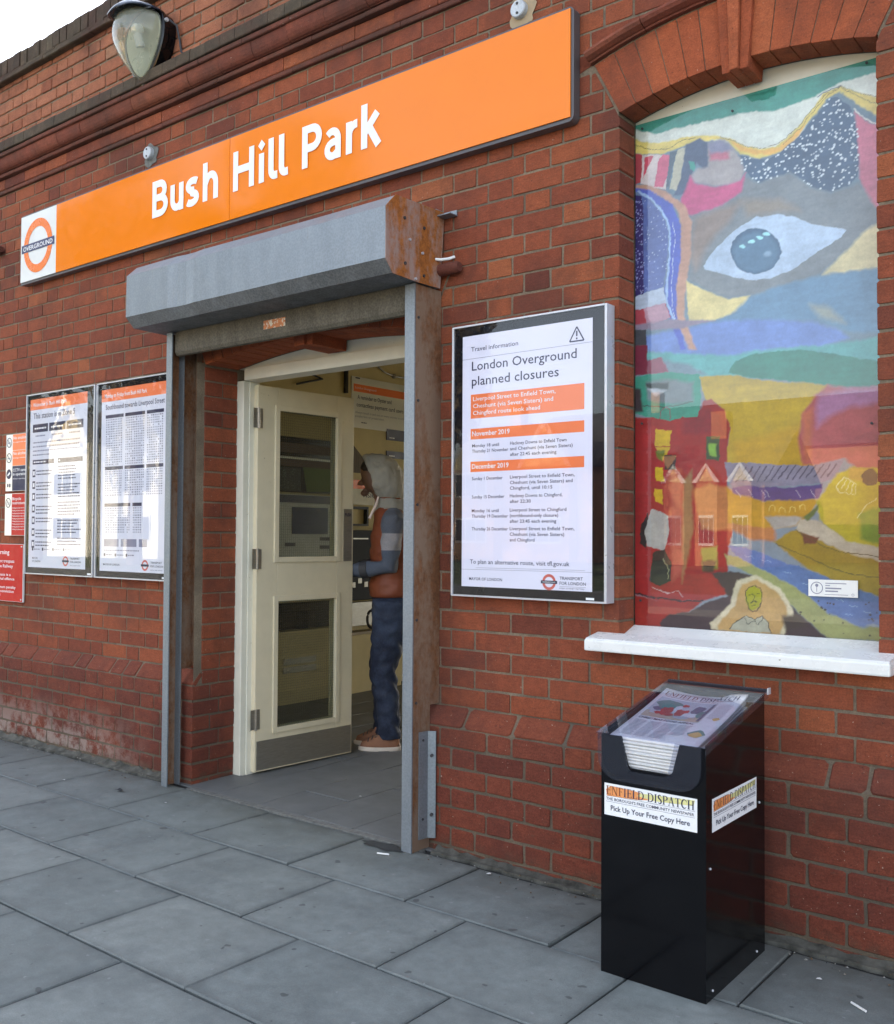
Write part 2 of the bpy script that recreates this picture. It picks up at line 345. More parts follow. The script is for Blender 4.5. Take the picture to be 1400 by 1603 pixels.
# things standing in front, used only to choose which bricks show largest
HID=[((-5.58,-1.77),(2.68,3.09)),((-2.31,-1.61),(.97,2.01)),((-5.47,-4.06),(.96,2.02)),((-4.06,-2.38),(2.0,2.5)),((-1.5,-1.0),(.0,.62))]
def shown(vs):
    xs=[];ys=[]
    for p in vs:
        q=px(p)
        if q is None: return 0
        xs.append(q[0]); ys.append(q[1])
    x0,x1,y0,y1=max(0,min(xs)),min(1400,max(xs)),max(0,min(ys)),min(1603,max(ys))
    if x1<=x0 or y1<=y0: return 0
    c=[sum(p[i] for p in vs)/len(vs) for i in range(3)]
    if c[1]<.02 and any(a[0][0]<c[0]<a[0][1] and a[1][0]<c[2]<a[1][1] for a in HID): return 0
    return (x1-x0)*(y1-y0)
def emit(name,pieces,mat,parent,limit=300,minpx=70,smooth=False,bc=None):
    """pieces that show largest become parts, the rest one joined part"""
    sc=sorted(range(len(pieces)),key=lambda i:-shown([pieces[i][0][j] for j in range(0,len(pieces[i][0]),max(1,len(pieces[i][0])//12))]))
    ind=set()
    for i in sc[:limit]:
        if shown(pieces[i][0])>=minpx: ind.add(i)
    V=[];F=[];A=[]
    for i,(v,f) in enumerate(pieces):
        c=min(1,max(0,random.gauss(.52,.14))) if bc is None else bc(i)
        if i in ind:
            add(name,mkmesh(name,v,f,mat,None,smooth,{'bcol':[c]*len(v)}),parent)
        else:
            b=len(V); V+=v; F+=[tuple(k+b for k in q) for q in f]; A+=[c]*len(v)
    if V: add(name,mkmesh(name,V,F,mat,None,smooth,{'bcol':A}),parent,kind='stuff')
# flat print: quads, strokes, text on a plane
class Print:
    def __init__(s,O,U,V,N): s.O,s.U,s.V,s.N=Vector(O),Vector(U),Vector(V),Vector(N); s.v=[];s.f=[];s.mi=[];s.warp=None;s.c=0
    def P(s,x,y,l=0): 
        return s.O+s.U*x+s.V*y+s.N*(l*.0003+s.c%50*5e-6)
    def poly(s,pts,mi=0,l=0):
        s.c+=1; b=len(s.v); s.v+=[s.P(x,y,l) for x,y in pts]; s.f.append(tuple(range(b,b+len(pts)))); s.mi.append(mi); return s
    def rect(s,x0,y0,x1,y1,mi=0,l=0): return s.poly([(x0,y0),(x1,y0),(x1,y1),(x0,y1)],mi,l)
    def ribbon(s,pts,w,mi=0,l=0):
        if not isinstance(w,(list,tuple)): pts=[q for i,q in enumerate(pts) if i==0 or math.hypot(q[0]-pts[i-1][0],q[1]-pts[i-1][1])>1e-4]
        n=len(pts); ws=w if isinstance(w,(list,tuple)) else [w]*n; L=[];Rr=[]
        for i in range(n):
            a=pts[max(i-1,0)];b=pts[min(i+1,n-1)]; tx,ty=b[0]-a[0],b[1]-a[1]; d=math.hypot(tx,ty) or 1e-9; nx,ny=-ty/d,tx/d
            k=1.0
            if 0<i<n-1:
                e=(pts[i][0]-a[0],pts[i][1]-a[1]); de=math.hypot(*e) or 1e-9; c=abs((-e[1]/de)*nx+(e[0]/de)*ny); k=1/max(c,.5)
            h=ws[i]/2*k; L.append((pts[i][0]+nx*h,pts[i][1]+ny*h)); Rr.append((pts[i][0]-nx*h,pts[i][1]-ny*h))
        for i in range(n-1): s.poly([L[i],Rr[i],Rr[i+1],L[i+1]],mi,l)
        return s
    def ring(s,cx,cy,ro,ri,mi=0,l=0,n=40,sx=1.0):
        for i in range(n):
            a,b=2*math.pi*i/n,2*math.pi*(i+1)/n
            if ri>0: s.poly([(cx+sx*ro*math.cos(a),cy+ro*math.sin(a)),(cx+sx*ro*math.cos(b),cy+ro*math.sin(b)),(cx+sx*ri*math.cos(b),cy+ri*math.sin(b)),(cx+sx*ri*math.cos(a),cy+ri*math.sin(a))],mi,l)
        if ri<=0: s.poly([(cx+sx*ro*math.cos(2*math.pi*i/n),cy+ro*math.sin(2*math.pi*i/n)) for i in range(n)],mi,l)
        return s
    def text(s,t,x,y,h,w=None,bold=0.0,mi=0,l=1):
        """baseline at (x,y), capital height h, fitted to width w"""
        c=bpy.data.curves.new('t','FONT'); c.body=t; c.size=1; c.resolution_u=2; c.offset=bold
        o=bpy.data.objects.new('t',c); COL.objects.link(o); me=bpy.data.meshes.new_from_object(o)
        co=[v.co.copy() for v in me.vertices]; fs=[tuple(p.vertices) for p in me.polygons]
        bpy.data.objects.remove(o); bpy.data.curves.remove(c); bpy.data.meshes.remove(me)
        if not co: return s
        k=h/.729; x0=min(p.x for p in co); x1=max(p.x for p in co); kx=k if w is None else w/(x1-x0)
        b=len(s.v); s.v+=[s.P(x+(p.x-x0)*kx,y+p.y*k,l) for p in co]; s.f+=[tuple(i+b for i in q) for q in fs]; s.mi+=[mi]*len(fs); return s
    def build(s,name,mats,parent,**kw):
        v=[s.warp(p) for p in s.v] if s.warp else s.v
        return add(name,mkmesh(name,v,s.f,mats,s.mi),parent,**kw)
def arcp(cx,cy,rx,ry,a0,a1,n=10): return [(cx+rx*math.cos(R(a0+(a1-a0)*i/n)),cy+ry*math.sin(R(a0+(a1-a0)*i/n))) for i in range(n+1)]
def roundel(p,cx,cy,r,txt,mring,mbar,mtxt,l=1,bw=1.32,bh=.40):
    p.ring(cx,cy,r,r*.70,mring,l); p.rect(cx-r*bw,cy-r*bh/2,cx+r*bw,cy+r*bh/2,mbar,l+1)
    if txt: p.text(txt,cx-r*bw*.9,cy-r*bh*.29,r*bh*.58,r*bw*1.8,.01,mtxt,l+2)
MURAL=[('p',(118,138,150),0,[(-54,1823),(937,1801),(932,850),(-53,957)]),('p',(226,229,218),3,[(-6,1778),(25,1774),(249,1743),(585,1719),(882,1782),(881,1619),(714,1714),(672,1701),(623,1651),(585,1603),(521,1568),(456,1564),(402,1596),(361,1633),(306,1654),(249,1671),(199,1673),(102,1683),(-6,1717)]),('p',(75,150,135),2,[(-6,1792),(199,1791),(389,1786),(882,1794),(882,1739),(791,1736),(708,1735),(635,1714),(566,1705),(496,1704),(389,1726),(320,1724),(249,1729),(139,1733),(87,1733),(25,1759),(-6,1774)]),('p',(45,120,105),2,[(416,1772),(515,1777),(502,1764),(450,1769)]),('p',(226,205,125),2,[(-6,1739),(41,1713),(102,1697),(199,1693),(249,1684),(306,1670),(361,1648),(416,1606),(456,1589),(495,1584),(521,1590),(566,1618),(623,1673),(660,1716),(708,1725),(756,1695),(881,1625),(881,1547),(767,1650),(708,1707),(672,1695),(623,1645),(572,1600),(521,1564),(456,1557),(389,1590),(348,1643),(306,1659),(278,1659),(249,1668),(176,1662),(102,1657),(-6,1685)]),('p',(232,185,110),2,[(361,1643),(416,1601),(469,1580),(521,1581),(572,1613),(604,1637),(585,1603),(540,1569),(495,1561),(443,1573),(389,1600)]),('l',(95,85,55),3,[(-6,1717),(64,1682),(132,1669),(184,1684),(231,1680)]),('l',(95,85,55),2.5,[(320,1664),(375,1636),(423,1601),(469,1588),(521,1593),(572,1623),(623,1673),(672,1714),(711,1721)]),('l',(110,95,60),2,[(534,1584),(585,1623),(635,1673),(678,1707),(714,1721),(767,1687),(825,1659)]),('l',(110,95,60),2,[(714,1717),(767,1675),(825,1634)]),('l',(95,110,125),5,[(641,1710),(684,1723),(711,1723)]),('p',(78,98,120),0,[(382,1589),(442,1559),(482,1551),(521,1560),(572,1590),(623,1638),(678,1693),(702,1694),(738,1655),(755,1610),(764,1558),(766,1483),(760,1429),(737,1404),(683,1398),(622,1428),(585,1463),(553,1492),(495,1483),(449,1479),(422,1506),(402,1537)]),('p',(205,125,142),3,[(755,1634),(784,1596),(881,1528),(880,1276),(818,1319),(789,1362),(766,1422),(764,1509)]),('l',(225,225,215),6,[(752,1641),(784,1602),(825,1573)]),('p',(172,72,78),0,[(-6,1685),(34,1671),(31,1573),(-6,1570)]),('p',(218,205,200),0,[(31,1672),(132,1648),(121,1525),(25,1567)]),('p',(200,85,100),0,[(42,1661),(75,1655),(48,1611),(34,1586),(38,1628)]),('p',(205,110,132),0,[(98,1642),(113,1656),(139,1643),(128,1579),(113,1537),(79,1548)]),('p',(95,110,122),0,[(138,1657),(168,1653),(148,1595),(132,1536),(121,1532)]),('p',(192,188,168),0,[(165,1654),(197,1657),(177,1554),(169,1507),(136,1525)]),('p',(85,98,120),2,[(197,1667),(249,1675),(279,1653),(278,1572),(258,1569),(238,1595),(213,1546),(202,1493),(153,1501),(177,1554)]),('p',(80,155,140),0,[(209,1609),(228,1599),(233,1579),(226,1565),(213,1580)]),('p',(170,162,160),5,[(278,1652),(334,1650),(361,1626),(389,1573),(404,1530),(389,1492),(306,1500),(226,1528),(213,1553),(242,1574),(278,1572)]),('p',(192,120,135),5,[(282,1622),(348,1610),(353,1582),(320,1583),(285,1592)]),('p',(142,142,162),5,[(276,1651),(320,1656),(355,1635),(365,1609),(320,1610),(285,1617)]),('p',(130,135,137),6,[(402,1510),(449,1479),(495,1483),(553,1490),(622,1426),(683,1397),(737,1401),(766,1410),(818,1319),(880,1276),(879,1228),(812,1271),(766,1247),(730,1207),(646,1147),(520,1122),(415,1112),(347,1115),(277,1149),(206,1198),(213,1272),(220,1414),(320,1428),(389,1460)]),('p',(150,134,124),14,[(227,1406),(320,1421),(388,1427),(361,1379),(306,1336),(263,1290),(235,1227),(213,1272)]),('p',(150,140,128),14,[(388,1434),(521,1412),(584,1360),(508,1370),(415,1378)]),('p',(198,95,132),4,[(213,1556),(231,1523),(306,1495),(389,1497),(408,1519),(392,1459),(320,1427),(220,1418),(185,1428),(180,1484)]),('p',(226,208,150),2,[(195,1203),(235,1169),(277,1149),(347,1112),(422,1111),(388,1063),(305,1048),(209,1047)]),('p',(217,202,158),5,[(880,1276),(812,1271),(777,1254),(736,1212),(652,1144),(736,1139),(879,1135)]),('p',(112,146,172),6,[(879,1132),(736,1139),(615,1139),(520,1128),(415,1105),(361,1060),(305,1046),(206,1040),(249,1008),(455,1015),(583,1010),(645,996),(735,953),(878,929)]),('p',(160,165,155),10,[(615,1057),(676,1036),(723,979),(645,1008)]),('p',(126,150,206),6,[(26,1007),(49,1026),(213,1033),(305,1041),(455,1029),(621,999),(705,963),(735,932),(645,915),(520,926),(388,918),(361,901),(177,934),(26,979)]),('p',(112,182,178),5,[(26,972),(249,937),(361,921),(415,928),(520,926),(645,921),(705,920),(878,929),(877,798),(26,880)]),('p',(192,150,128),3,[(-6,1570),(71,1551),(139,1507),(193,1460),(219,1394),(214,1272),(200,1192),(193,1138),(193,1063),(235,955),(209,958),(177,1030),(154,1068),(165,1245),(180,1381),(169,1445),(102,1508),(-6,1560)]),('p',(92,106,188),2,[(-6,1560),(64,1536),(147,1471),(180,1388),(178,1278),(162,1177),(166,1066),(198,959),(177,962),(140,1063),(117,1184),(132,1251),(136,1389),(102,1473),(-6,1551)]),('p',(96,112,165),2,[(-6,1534),(41,1521),(102,1459),(132,1383),(128,1266),(113,1188),(-6,1167)]),('p',(45,36,98),0,[(-22,1538),(29,1523),(35,1473),(38,1175),(-21,1162)]),('l',(172,196,226),13,[(17,1542),(72,1500),(113,1450),(136,1389),(138,1285),(128,1217),(126,1134),(154,1066)]),('l',(225,232,240),2.5,[(148,1408),(158,1350),(148,1262),(143,1180),(149,1110),(158,1067)]),('p',(192,202,216),0,[(-21,1166),(113,1188),(126,1130),(-21,1113)]),('p',(175,75,84),0,[(-21,1116),(119,1132),(143,1075),(49,1059),(-21,1063)]),('p',(192,152,165),0,[(40,1125),(117,1132),(140,1075),(49,1061)]),('p',(150,135,150),3,[(-5,1068),(140,1070),(305,1046),(177,1034),(-5,1050)]),('p',(70,75,80),0,[(-21,1052),(49,1045),(49,990),(-21,992)]),('p',(192,207,224),0,[(258,1237),(285,1270),(320,1300),(375,1340),(442,1368),(508,1363),(572,1341),(622,1310),(683,1289),(729,1272),(706,1248),(634,1212),(559,1174),(494,1158),(428,1161),(375,1177),(319,1200),(270,1221)]),('p',(72,100,125),0,[(526,1240),(519,1213),(501,1191),(474,1180),(442,1179),(409,1190),(381,1211),(362,1240),(355,1270),(362,1299),(381,1320),(409,1332),(442,1331),(474,1319),(501,1298),(519,1270)]),('p',(92,125,150),6,[(515,1239),(510,1215),(494,1197),(470,1187),(442,1186),(413,1196),(389,1214),(372,1239),(366,1265),(372,1290),(389,1308),(413,1318),(442,1317),(470,1307),(494,1288),(510,1264)]),('p',(180,232,235),0,[(407,1277),(406,1274),(403,1273),(399,1272),(395,1273),(391,1274),(387,1276),(384,1278),(384,1281),(384,1283),(387,1284),(391,1285),(395,1285),(399,1283),(403,1281),(406,1279)]),('p',(180,232,235),0,[(440,1286),(439,1283),(437,1282),(433,1281),(429,1282),(424,1283),(421,1285),(418,1287),(417,1290),(418,1292),(421,1293),(424,1294),(429,1294),(433,1292),(437,1290),(439,1288)]),('p',(180,232,235),0,[(466,1296),(466,1294),(463,1292),(460,1292),(455,1292),(451,1293),(447,1295),(445,1297),(444,1300),(445,1302),(447,1303),(451,1304),(455,1304),(460,1302),(463,1300),(466,1298)]),('p',(180,232,235),0,[(489,1302),(489,1300),(486,1298),(483,1298),(478,1298),(474,1299),(470,1301),(468,1304),(467,1306),(468,1308),(470,1310),(474,1310),(478,1310),(483,1309),(486,1307),(489,1304)]),('p',(140,165,185),3,[(494,1236),(493,1233),(491,1230),(486,1229),(481,1229),(476,1231),(472,1233),(469,1237),(468,1241),(469,1244),(472,1246),(476,1248),(481,1247),(486,1246),(491,1243),(493,1240)]),('p',(128,150,160),6,[(29,949),(208,908),(275,866),(185,868),(29,891)]),('p',(60,136,116),1,[(347,863),(376,901),(418,915),(473,920),(573,916),(669,896),(762,869),(908,832),(908,767),(810,776),(731,780),(637,801),(540,819),(473,832),(404,847)]),('p',(205,172,66),2,[(245,862),(304,858),(376,853),(432,837),(513,818),(605,808),(669,794),(637,707),(630,610),(624,532),(513,537),(333,550),(347,632),(354,680),(318,758),(268,783)]),('p',(208,165,40),12,[(361,631),(472,652),(592,678),(624,597),(617,533),(375,542)]),('p',(190,96,96),5,[(669,795),(731,779),(908,768),(906,497),(760,527),(718,561),(624,545),(591,550),(577,633),(592,710),(631,766)]),('p',(188,130,165),10,[(643,765),(731,776),(908,764),(908,730),(731,719),(668,692),(637,662),(634,727)]),('p',(200,110,80),8,[(592,710),(624,728),(617,559),(595,553)]),('p',(125,40,62),0,[(-28,1000),(53,990),(53,888),(-28,889)]),('p',(152,80,98),2,[(51,936),(108,944),(133,888),(53,887)]),('p',(168,46,46),2,[(-28,741),(245,729),(260,777),(289,783),(333,743),(354,680),(347,632),(343,543),(347,433),(361,337),(347,269),(346,132),(260,106),(109,94),(-27,124)]),('p',(185,60,60),8,[(37,700),(69,698),(61,409),(38,264)]),('p',(190,95,80),8,[(139,536),(178,549),(185,196),(147,166)]),('p',(150,40,50),8,[(185,762),(260,756),(318,730),(333,660),(185,669)]),('p',(72,158,134),0,[(-28,881),(9,884),(124,889),(245,869),(254,791),(238,726),(185,726),(139,719),(77,734),(-28,763)]),('p',(135,145,148),6,[(49,860),(139,862),(223,843),(223,780),(147,775),(53,797)]),('p',(50,62,60),3,[(47,856),(132,850),(128,829),(61,835)]),('p',(60,50,55),4,[(-20,851),(25,840),(37,758),(-19,759)]),('p',(200,205,210),3,[(53,837),(124,827),(85,809)]),('l',(70,75,75),5,[(37,780),(132,766),(223,780)]),('l',(150,60,80),4,[(101,725),(104,757),(120,767),(139,754),(139,726)]),('p',(224,186,42),0,[(85,693),(144,685),(136,644),(139,618),(112,580),(81,632)]),('l',(160,40,40),6,[(81,634),(139,629)]),('p',(110,120,40),2,[(81,618),(120,616),(112,580),(89,596)]),('p',(224,190,60),0,[(83,560),(112,559),(118,508),(85,513)]),('p',(220,180,50),0,[(79,488),(112,480),(112,428),(84,441)]),('p',(60,44,40),0,[(118,602),(161,600),(159,548),(118,551)]),('p',(48,76,42),1,[(271,656),(320,654),(315,572),(270,579)]),('p',(140,185,80),2,[(278,632),(308,631),(304,586),(282,590)]),('p',(36,30,26),0,[(30,358),(58,405),(50,275),(23,293)]),('p',(188,184,174),0,[(69,416),(132,392),(136,337),(118,271),(54,282),(44,336),(54,373)]),('p',(40,38,30),0,[(77,265),(118,276),(144,230),(141,166),(101,145),(60,163),(70,228)]),('l',(170,170,130),4,[(113,240),(136,209),(130,173)]),('p',(165,125,85),5,[(189,513),(219,548),(223,337),(208,267),(185,161),(184,337)]),('p',(140,142,62),4,[(251,278),(311,287),(308,214),(260,205)]),('p',(75,55,40),4,[(256,239),(304,240),(296,202),(260,201)]),('p',(168,52,46),2,[(-27,117),(109,97),(260,104),(208,63),(124,30),(109,8),(-26,0)]),('p',(202,132,84),5,[(223,477),(282,497),(347,481),(431,432),(499,384),(505,307),(431,307),(361,340),(253,344)]),('p',(152,142,156),0,[(336,569),(431,560),(513,551),(624,544),(718,562),(706,529),(693,504),(655,491),(539,481),(431,484),(361,479),(343,529)]),('l',(95,85,100),7,[(375,501),(407,547)]),('l',(95,85,100),7,[(399,501),(430,547)]),('l',(95,85,100),7,[(423,502),(454,547)]),('l',(95,85,100),7,[(446,503),(477,547)]),('l',(95,85,100),7,[(469,503),(500,546)]),('l',(95,85,100),7,[(492,504),(523,546)]),('l',(95,85,100),7,[(515,505),(545,546)]),('l',(95,85,100),7,[(538,505),(567,546)]),('l',(95,85,100),7,[(560,506),(589,545)]),('l',(95,85,100),7,[(582,506),(611,545)]),('l',(95,85,100),7,[(604,507),(633,545)]),('l',(95,85,100),7,[(626,508),(655,545)]),('l',(95,85,100),7,[(648,508),(676,545)]),('l',(95,85,100),7,[(669,509),(697,544)]),('p',(98,76,130),1,[(361,481),(431,486),(539,475),(655,487),(642,440),(539,432),(431,440),(361,459)]),('p',(206,156,60),3,[(343,481),(375,458),(472,436),(642,438),(607,383),(571,356),(512,347),(472,351),(347,364)]),('l',(235,205,120),4,[(486,403),(487,416),(495,421),(504,416),(505,402)]),('l',(235,205,120),4,[(516,396),(518,409),(526,414),(533,409),(535,396)]),('l',(235,205,120),4,[(549,399),(551,412),(559,417),(566,412),(568,398)]),('l',(235,205,120),4,[(582,405),(583,418),(591,423),(599,418),(600,405)]),('p',(188,178,166),3,[(472,387),(591,383),(571,358),(499,344)]),('l',(210,200,205),3,[(375,473),(389,449)]),('l',(210,200,205),3,[(417,472),(431,448)]),('l',(210,200,205),3,[(458,471),(472,448)]),('l',(210,200,205),3,[(472,471),(485,447)]),('l',(210,200,205),3,[(572,469),(585,445)]),('l',(210,200,205),3,[(617,468),(630,445)]),('p',(172,142,54),3,[(499,304),(558,341),(604,351),(667,299),(905,253),(905,137),(807,144),(728,167),(603,221)]),('p',(196,178,54),3,[(699,517),(748,534),(907,522),(905,259),(808,268),(729,287),(642,376),(633,428),(668,479)]),('p',(205,168,80),4,[(736,534),(790,526),(778,489),(730,497)]),('p',(124,152,44),5,[(760,395),(906,436),(905,301),(808,301),(765,313)]),('p',(206,190,166),2,[(584,377),(642,370),(729,306),(905,277),(905,231),(759,262),(667,299),(571,344)]),('p',(110,60,40),2,[(584,338),(642,318),(629,296),(597,298)]),('p',(96,112,54),2,[(591,383),(642,422),(636,402),(607,370)]),('l',(96,84,44),4,[(505,298),(584,266),(667,229),(747,205),(848,199)]),('l',(96,84,44),4,[(571,344),(642,296),(717,274),(848,258)]),('p',(60,56,40),0,[(816,500),(814,490),(809,482),(802,476),(793,475),(784,477),(777,483),(772,491),(770,502),(772,512),(777,520),(784,526),(793,527),(802,525),(809,519),(814,510)]),('l',(240,235,180),3,[(693,478),(714,503)]),('l',(240,235,180),3,[(707,470),(725,498)]),('l',(240,235,180),3,[(722,462),(736,493)]),('l',(240,235,180),3,[(737,454),(747,487)]),('l',(240,235,180),3,[(693,478),(705,456),(748,452),(754,483),(717,506),(693,478)]),('l',(240,235,180),3,[(757,382),(784,419),(814,438)]),('p',(106,128,178),2,[(347,289),(403,286),(465,267),(512,245),(603,219),(728,172),(807,144),(904,118),(904,39),(807,58),(758,49),(666,88),(571,160),(471,209),(375,254)]),('l',(160,185,215),3,[(404,259),(417,253),(426,258),(433,252)]),('l',(160,185,215),3,[(459,246),(471,241),(481,245),(488,240)]),('l',(160,185,215),3,[(526,208),(538,203),(547,207),(554,202)]),('l',(160,185,215),3,[(592,177),(603,172),(612,177),(619,172)]),('l',(160,185,215),3,[(643,160),(654,155),(663,159),(669,154)]),('l',(160,185,215),3,[(686,129),(698,125),(706,129),(712,124)]),('l',(160,185,215),3,[(729,112),(740,108),(749,112),(755,107)]),('l',(160,185,215),3,[(772,96),(782,91),(791,95),(797,91)]),('l',(160,185,215),3,[(717,86),(728,82),(737,86),(743,82)]),('p',(168,168,112),2,[(332,263),(375,253),(471,208),(571,158),(666,85),(758,46),(904,52),(904,9),(666,8),(603,58),(525,133),(430,196),(347,228)]),('p',(66,46,50),2,[(289,199),(347,207),(430,195),(525,131),(603,57),(666,8),(728,-4),(109,1),(101,22),(132,52),(208,63),(274,101),(346,125)]),('l',(50,26,34),9,[(-2,123),(54,109),(109,106),(185,97),(260,106)]),('l',(215,190,190),4,[(70,142),(124,126),(170,132),(185,115)]),('p',(226,212,180),2,[(375,179),(444,196),(518,156),(548,114),(563,76),(531,8),(289,9),(283,29),(354,98)]),('p',(200,162,108),3,[(392,164),(444,183),(505,145),(538,104),(546,75),(518,7),(311,10),(307,24),(368,92)]),('p',(60,44,36),6,[(525,67),(571,76),(603,39),(538,22)]),('p',(190,186,164),0,[(352,15),(375,44),(411,62),(436,49),(459,65),(479,44),(490,12),(416,10)]),('l',(40,38,32),4,[(352,16),(375,44),(411,63),(436,49),(459,65),(479,44),(490,13)]),('l',(40,38,32),3,[(403,55),(413,34),(436,45),(447,32),(464,58)]),('p',(172,168,48),0,[(459,122),(457,107),(451,93),(442,84),(432,80),(421,83),(412,91),(406,104),(404,120),(406,135),(412,148),(421,158),(432,161),(442,158),(451,150),(457,137)]),('l',(40,38,30),4,[(407,114),(405,141),(417,156),(437,163),(454,153),(460,130),(458,103),(444,79),(430,75),(415,88),(407,114)]),('l',(40,38,30),3,[(415,131),(428,135),(436,126),(430,114)]),('l',(40,38,30),3,[(441,133),(452,134)]),('l',(30,28,24),6,[(422,104),(432,110),(444,105)]),('l',(60,40,30),3,[(425,94),(440,94)]),('p',(110,40,36),0,[(-27,80),(3,81),(3,1),(-26,0)])]  # picked colours include sky haze; the orange house patch is a painted reflection
# ---------------------------------------------------------------- ground, pavement, road
g=MB(); g.raw([(-400,-400,-.16),(400,-400,-.16),(400,400,-.16),(-400,400,-.16)],[(0,1,2,3)]); g.build('ground',M['grass'],kind='structure')
g=MB(); g.box(-60,60,-12.2,-5.62,-.159,-.12); g.build('road',M['asphalt'],kind='structure')
for k in range(14):
    if k==0: g=MB()
    g.box(-30+k*4,-28+k*4,-8.96,-8.86,-.12,-.116)
g.build('road_marking',M['line'],kind='structure')
g=MB(); g.box(-60,60,-16.5,-12.35,-.159,-.02); g.build('far_pavement',M['tile'],kind='structure')
pav=MB().box(-60,60,-5.5,.2,-.159,-.012).build('pavement',M['joint'],kind='structure')
kr=[]
for k in range(-30,24):
    kr.append(piece([(k*.915,0),(k*.915+.905,0),(k*.915+.905,.115),(k*.915,.115)],(0,-5.62,.0),(1,0,0),(0,1,0),(0,0,1),.15,.001,.01))
emit('kerb_stone',kr,M['kerb'],pav,limit=40)
emit('kerb_stone',[(([(x,y-6.85,z-.02) for x,y,z in v]),f) for v,f in kr],M['kerb'],pav,limit=0)
def slab(x0,x1,y0,y1,z=0.0,bev=.004,e=.05):
    v=[];E=[]
    tl=random.uniform(-.0018,.0018); tk=random.uniform(-.0018,.0018); cx,cy=(x0+x1)/2,(y0+y1)/2
    j=lambda:random.uniform(-.0012,.0012)
    def ring(i,dz,ed,jj=1):
        for (a,b) in ((x0+i,y0+i),(cx,y0+i),(x1-i,y0+i),(x1-i,cy),(x1-i,y1-i),(cx,y1-i),(x0+i,y1-i),(x0+i,cy)):
            v.append((a+j()*jj,b+j()*jj,z+dz+tl*(a-cx)/.3+tk*(b-cy)/.2)); E.append(ed)
    ring(0,-.03,1); ring(0,-bev,1); ring(bev,0,.95); ring(min(e,(y1-y0)*.3),.0006,0.0)
    f=[]
    for r in range(3):
        for k in range(8): f.append((r*8+k,r*8+(k+1)%8,(r+1)*8+(k+1)%8,(r+1)*8+k))
    f.append(tuple(range(24,32))); return v,f,E
rowsY=[-.118,-.535,-.958,-1.374,-1.795,-2.215,-2.635,-3.055,-3.475,-3.895,-4.315,-4.735,-5.1,-5.49]
phase=[-1.557,-1.858,-1.587,-1.869,-1.60,-1.88,-1.59,-1.87,-1.6,-1.88,-1.6,-1.88,-1.6]
spec0=[-4.98,-4.432,-3.83,-3.245,-2.684,-2.118,-1.557,-.985,-.42]
slabs=[]
for r in range(len(rowsY)-1):
    y1,y0=rowsY[r],rowsY[r+1]; P_=.5745
    xs=[phase[r]+P_*k+random.uniform(-.004,.004) for k in range(-16,9)]
    if r==0: xs=[x for x in xs if x<-5.3]+spec0+[x for x in xs if x>-.2]
    for a,b in zip(xs[:-1],xs[1:]): slabs.append(slab(a+.0035,b-.0035,y0+.0035,y1-.0035))
sc=sorted(range(len(slabs)),key=lambda i:-shown(slabs[i][0][:8]))[:120]
V=[];F=[];A=[];B=[]
for i,(v,f,e) in enumerate(slabs):
    c=random.random()
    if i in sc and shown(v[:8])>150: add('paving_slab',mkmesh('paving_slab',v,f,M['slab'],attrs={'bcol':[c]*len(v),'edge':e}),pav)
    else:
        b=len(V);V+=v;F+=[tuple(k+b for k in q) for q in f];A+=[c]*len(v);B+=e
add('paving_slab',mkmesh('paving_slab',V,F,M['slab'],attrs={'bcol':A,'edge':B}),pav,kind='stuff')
MB().box(-3.84,-2.40,-.117,-.083,-.02,.0035).build('threshold_strip',M['joint_light'],pav)
# cement fillet where wall meets pavement, uneven
def fillet(x0,x1,yw,h,w,mat):
    n=int((x1-x0)/.035); rings=[]
    for i in range(n+1):
        x=x0+(x1-x0)*i/n; a=h*random.uniform(.55,1.35); b=w*random.uniform(.75,1.2)
        rings.append([(x,yw+.03,-.01),(x,yw-b,-.01),(x,yw-b*.9,.004),(x,yw-b*.45,a*.32),(x,yw-.006,a),(x,yw+.03,a)])
    m=MB(); m.loft(rings); m.build('cement_fillet',mat,pav,smooth=True)
fillet(-2.36,1.5,-.055,.014,.045,M['fillet'])
fillet(-9,-3.985,-.055,.022,.05,M['fillet'])
# stains and a worn patch by the shutter post
q=MB(); n=18; c=(-2.545,-.165)
q.raw([(c[0]+(.10+.02*math.sin(k*2.3))*math.cos(2*math.pi*k/n),c[1]+(.034+.009*math.cos(k*1.7))*math.sin(2*math.pi*k/n),.0042) for k in range(n)],[tuple(range(n))]); q.build('tar_patch',M['stain'],pav)
# ---------------------------------------------------------------- station building
bld=thing('station_building','single storey red brick railway station with arched doorway and painted blind window','station',(-2.5,2.3,0))
Z0,CH=.542,.0743
XL,XR=-9.0,1.5
DX0,DX1,DZ=-3.88,-2.47,2.03      # doorway
WX0,WX1,WZ0,WZ=-1.617,-.775,.815,2.674   # blind window
class Arch:
    def __init__(s,x0,x1,zs,rise,th,spl):
        s.x0,s.x1,s.zs,s.rise,s.th=x0,x1,zs,rise,th; s.c=(x0+x1)/2; hw=(x1-x0)/2
        s.Rr=(hw*hw+rise*rise)/(2*rise); s.cz=zs+rise-s.Rr          # true circle
        s.fz=zs-hw/spl                                         # fan point of the joints
        s.hw=hw; s.a0=math.atan2(hw,zs-s.fz)
    def low(s,x): return s.cz+math.sqrt(max(s.Rr**2-(x-s.c)**2,0))
    def pt(s,a,ext):      # a = fan angle from vertical, to the right; ext 0 intrados 1 extrados
        dx,dz=math.sin(a),math.cos(a); Rc=s.Rr+(s.th if ext else 0)
        oz=s.fz-s.cz; b=dz*oz; cc=oz*oz-Rc*Rc; t=-b+math.sqrt(b*b-cc); return (s.c+dx*t,s.fz+dz*t)
    def up(s,x): return s.cz+math.sqrt(max((s.Rr+s.th)**2-(x-s.c)**2,0))
AD=Arch(DX0,DX1,DZ,.062,.215,.5)
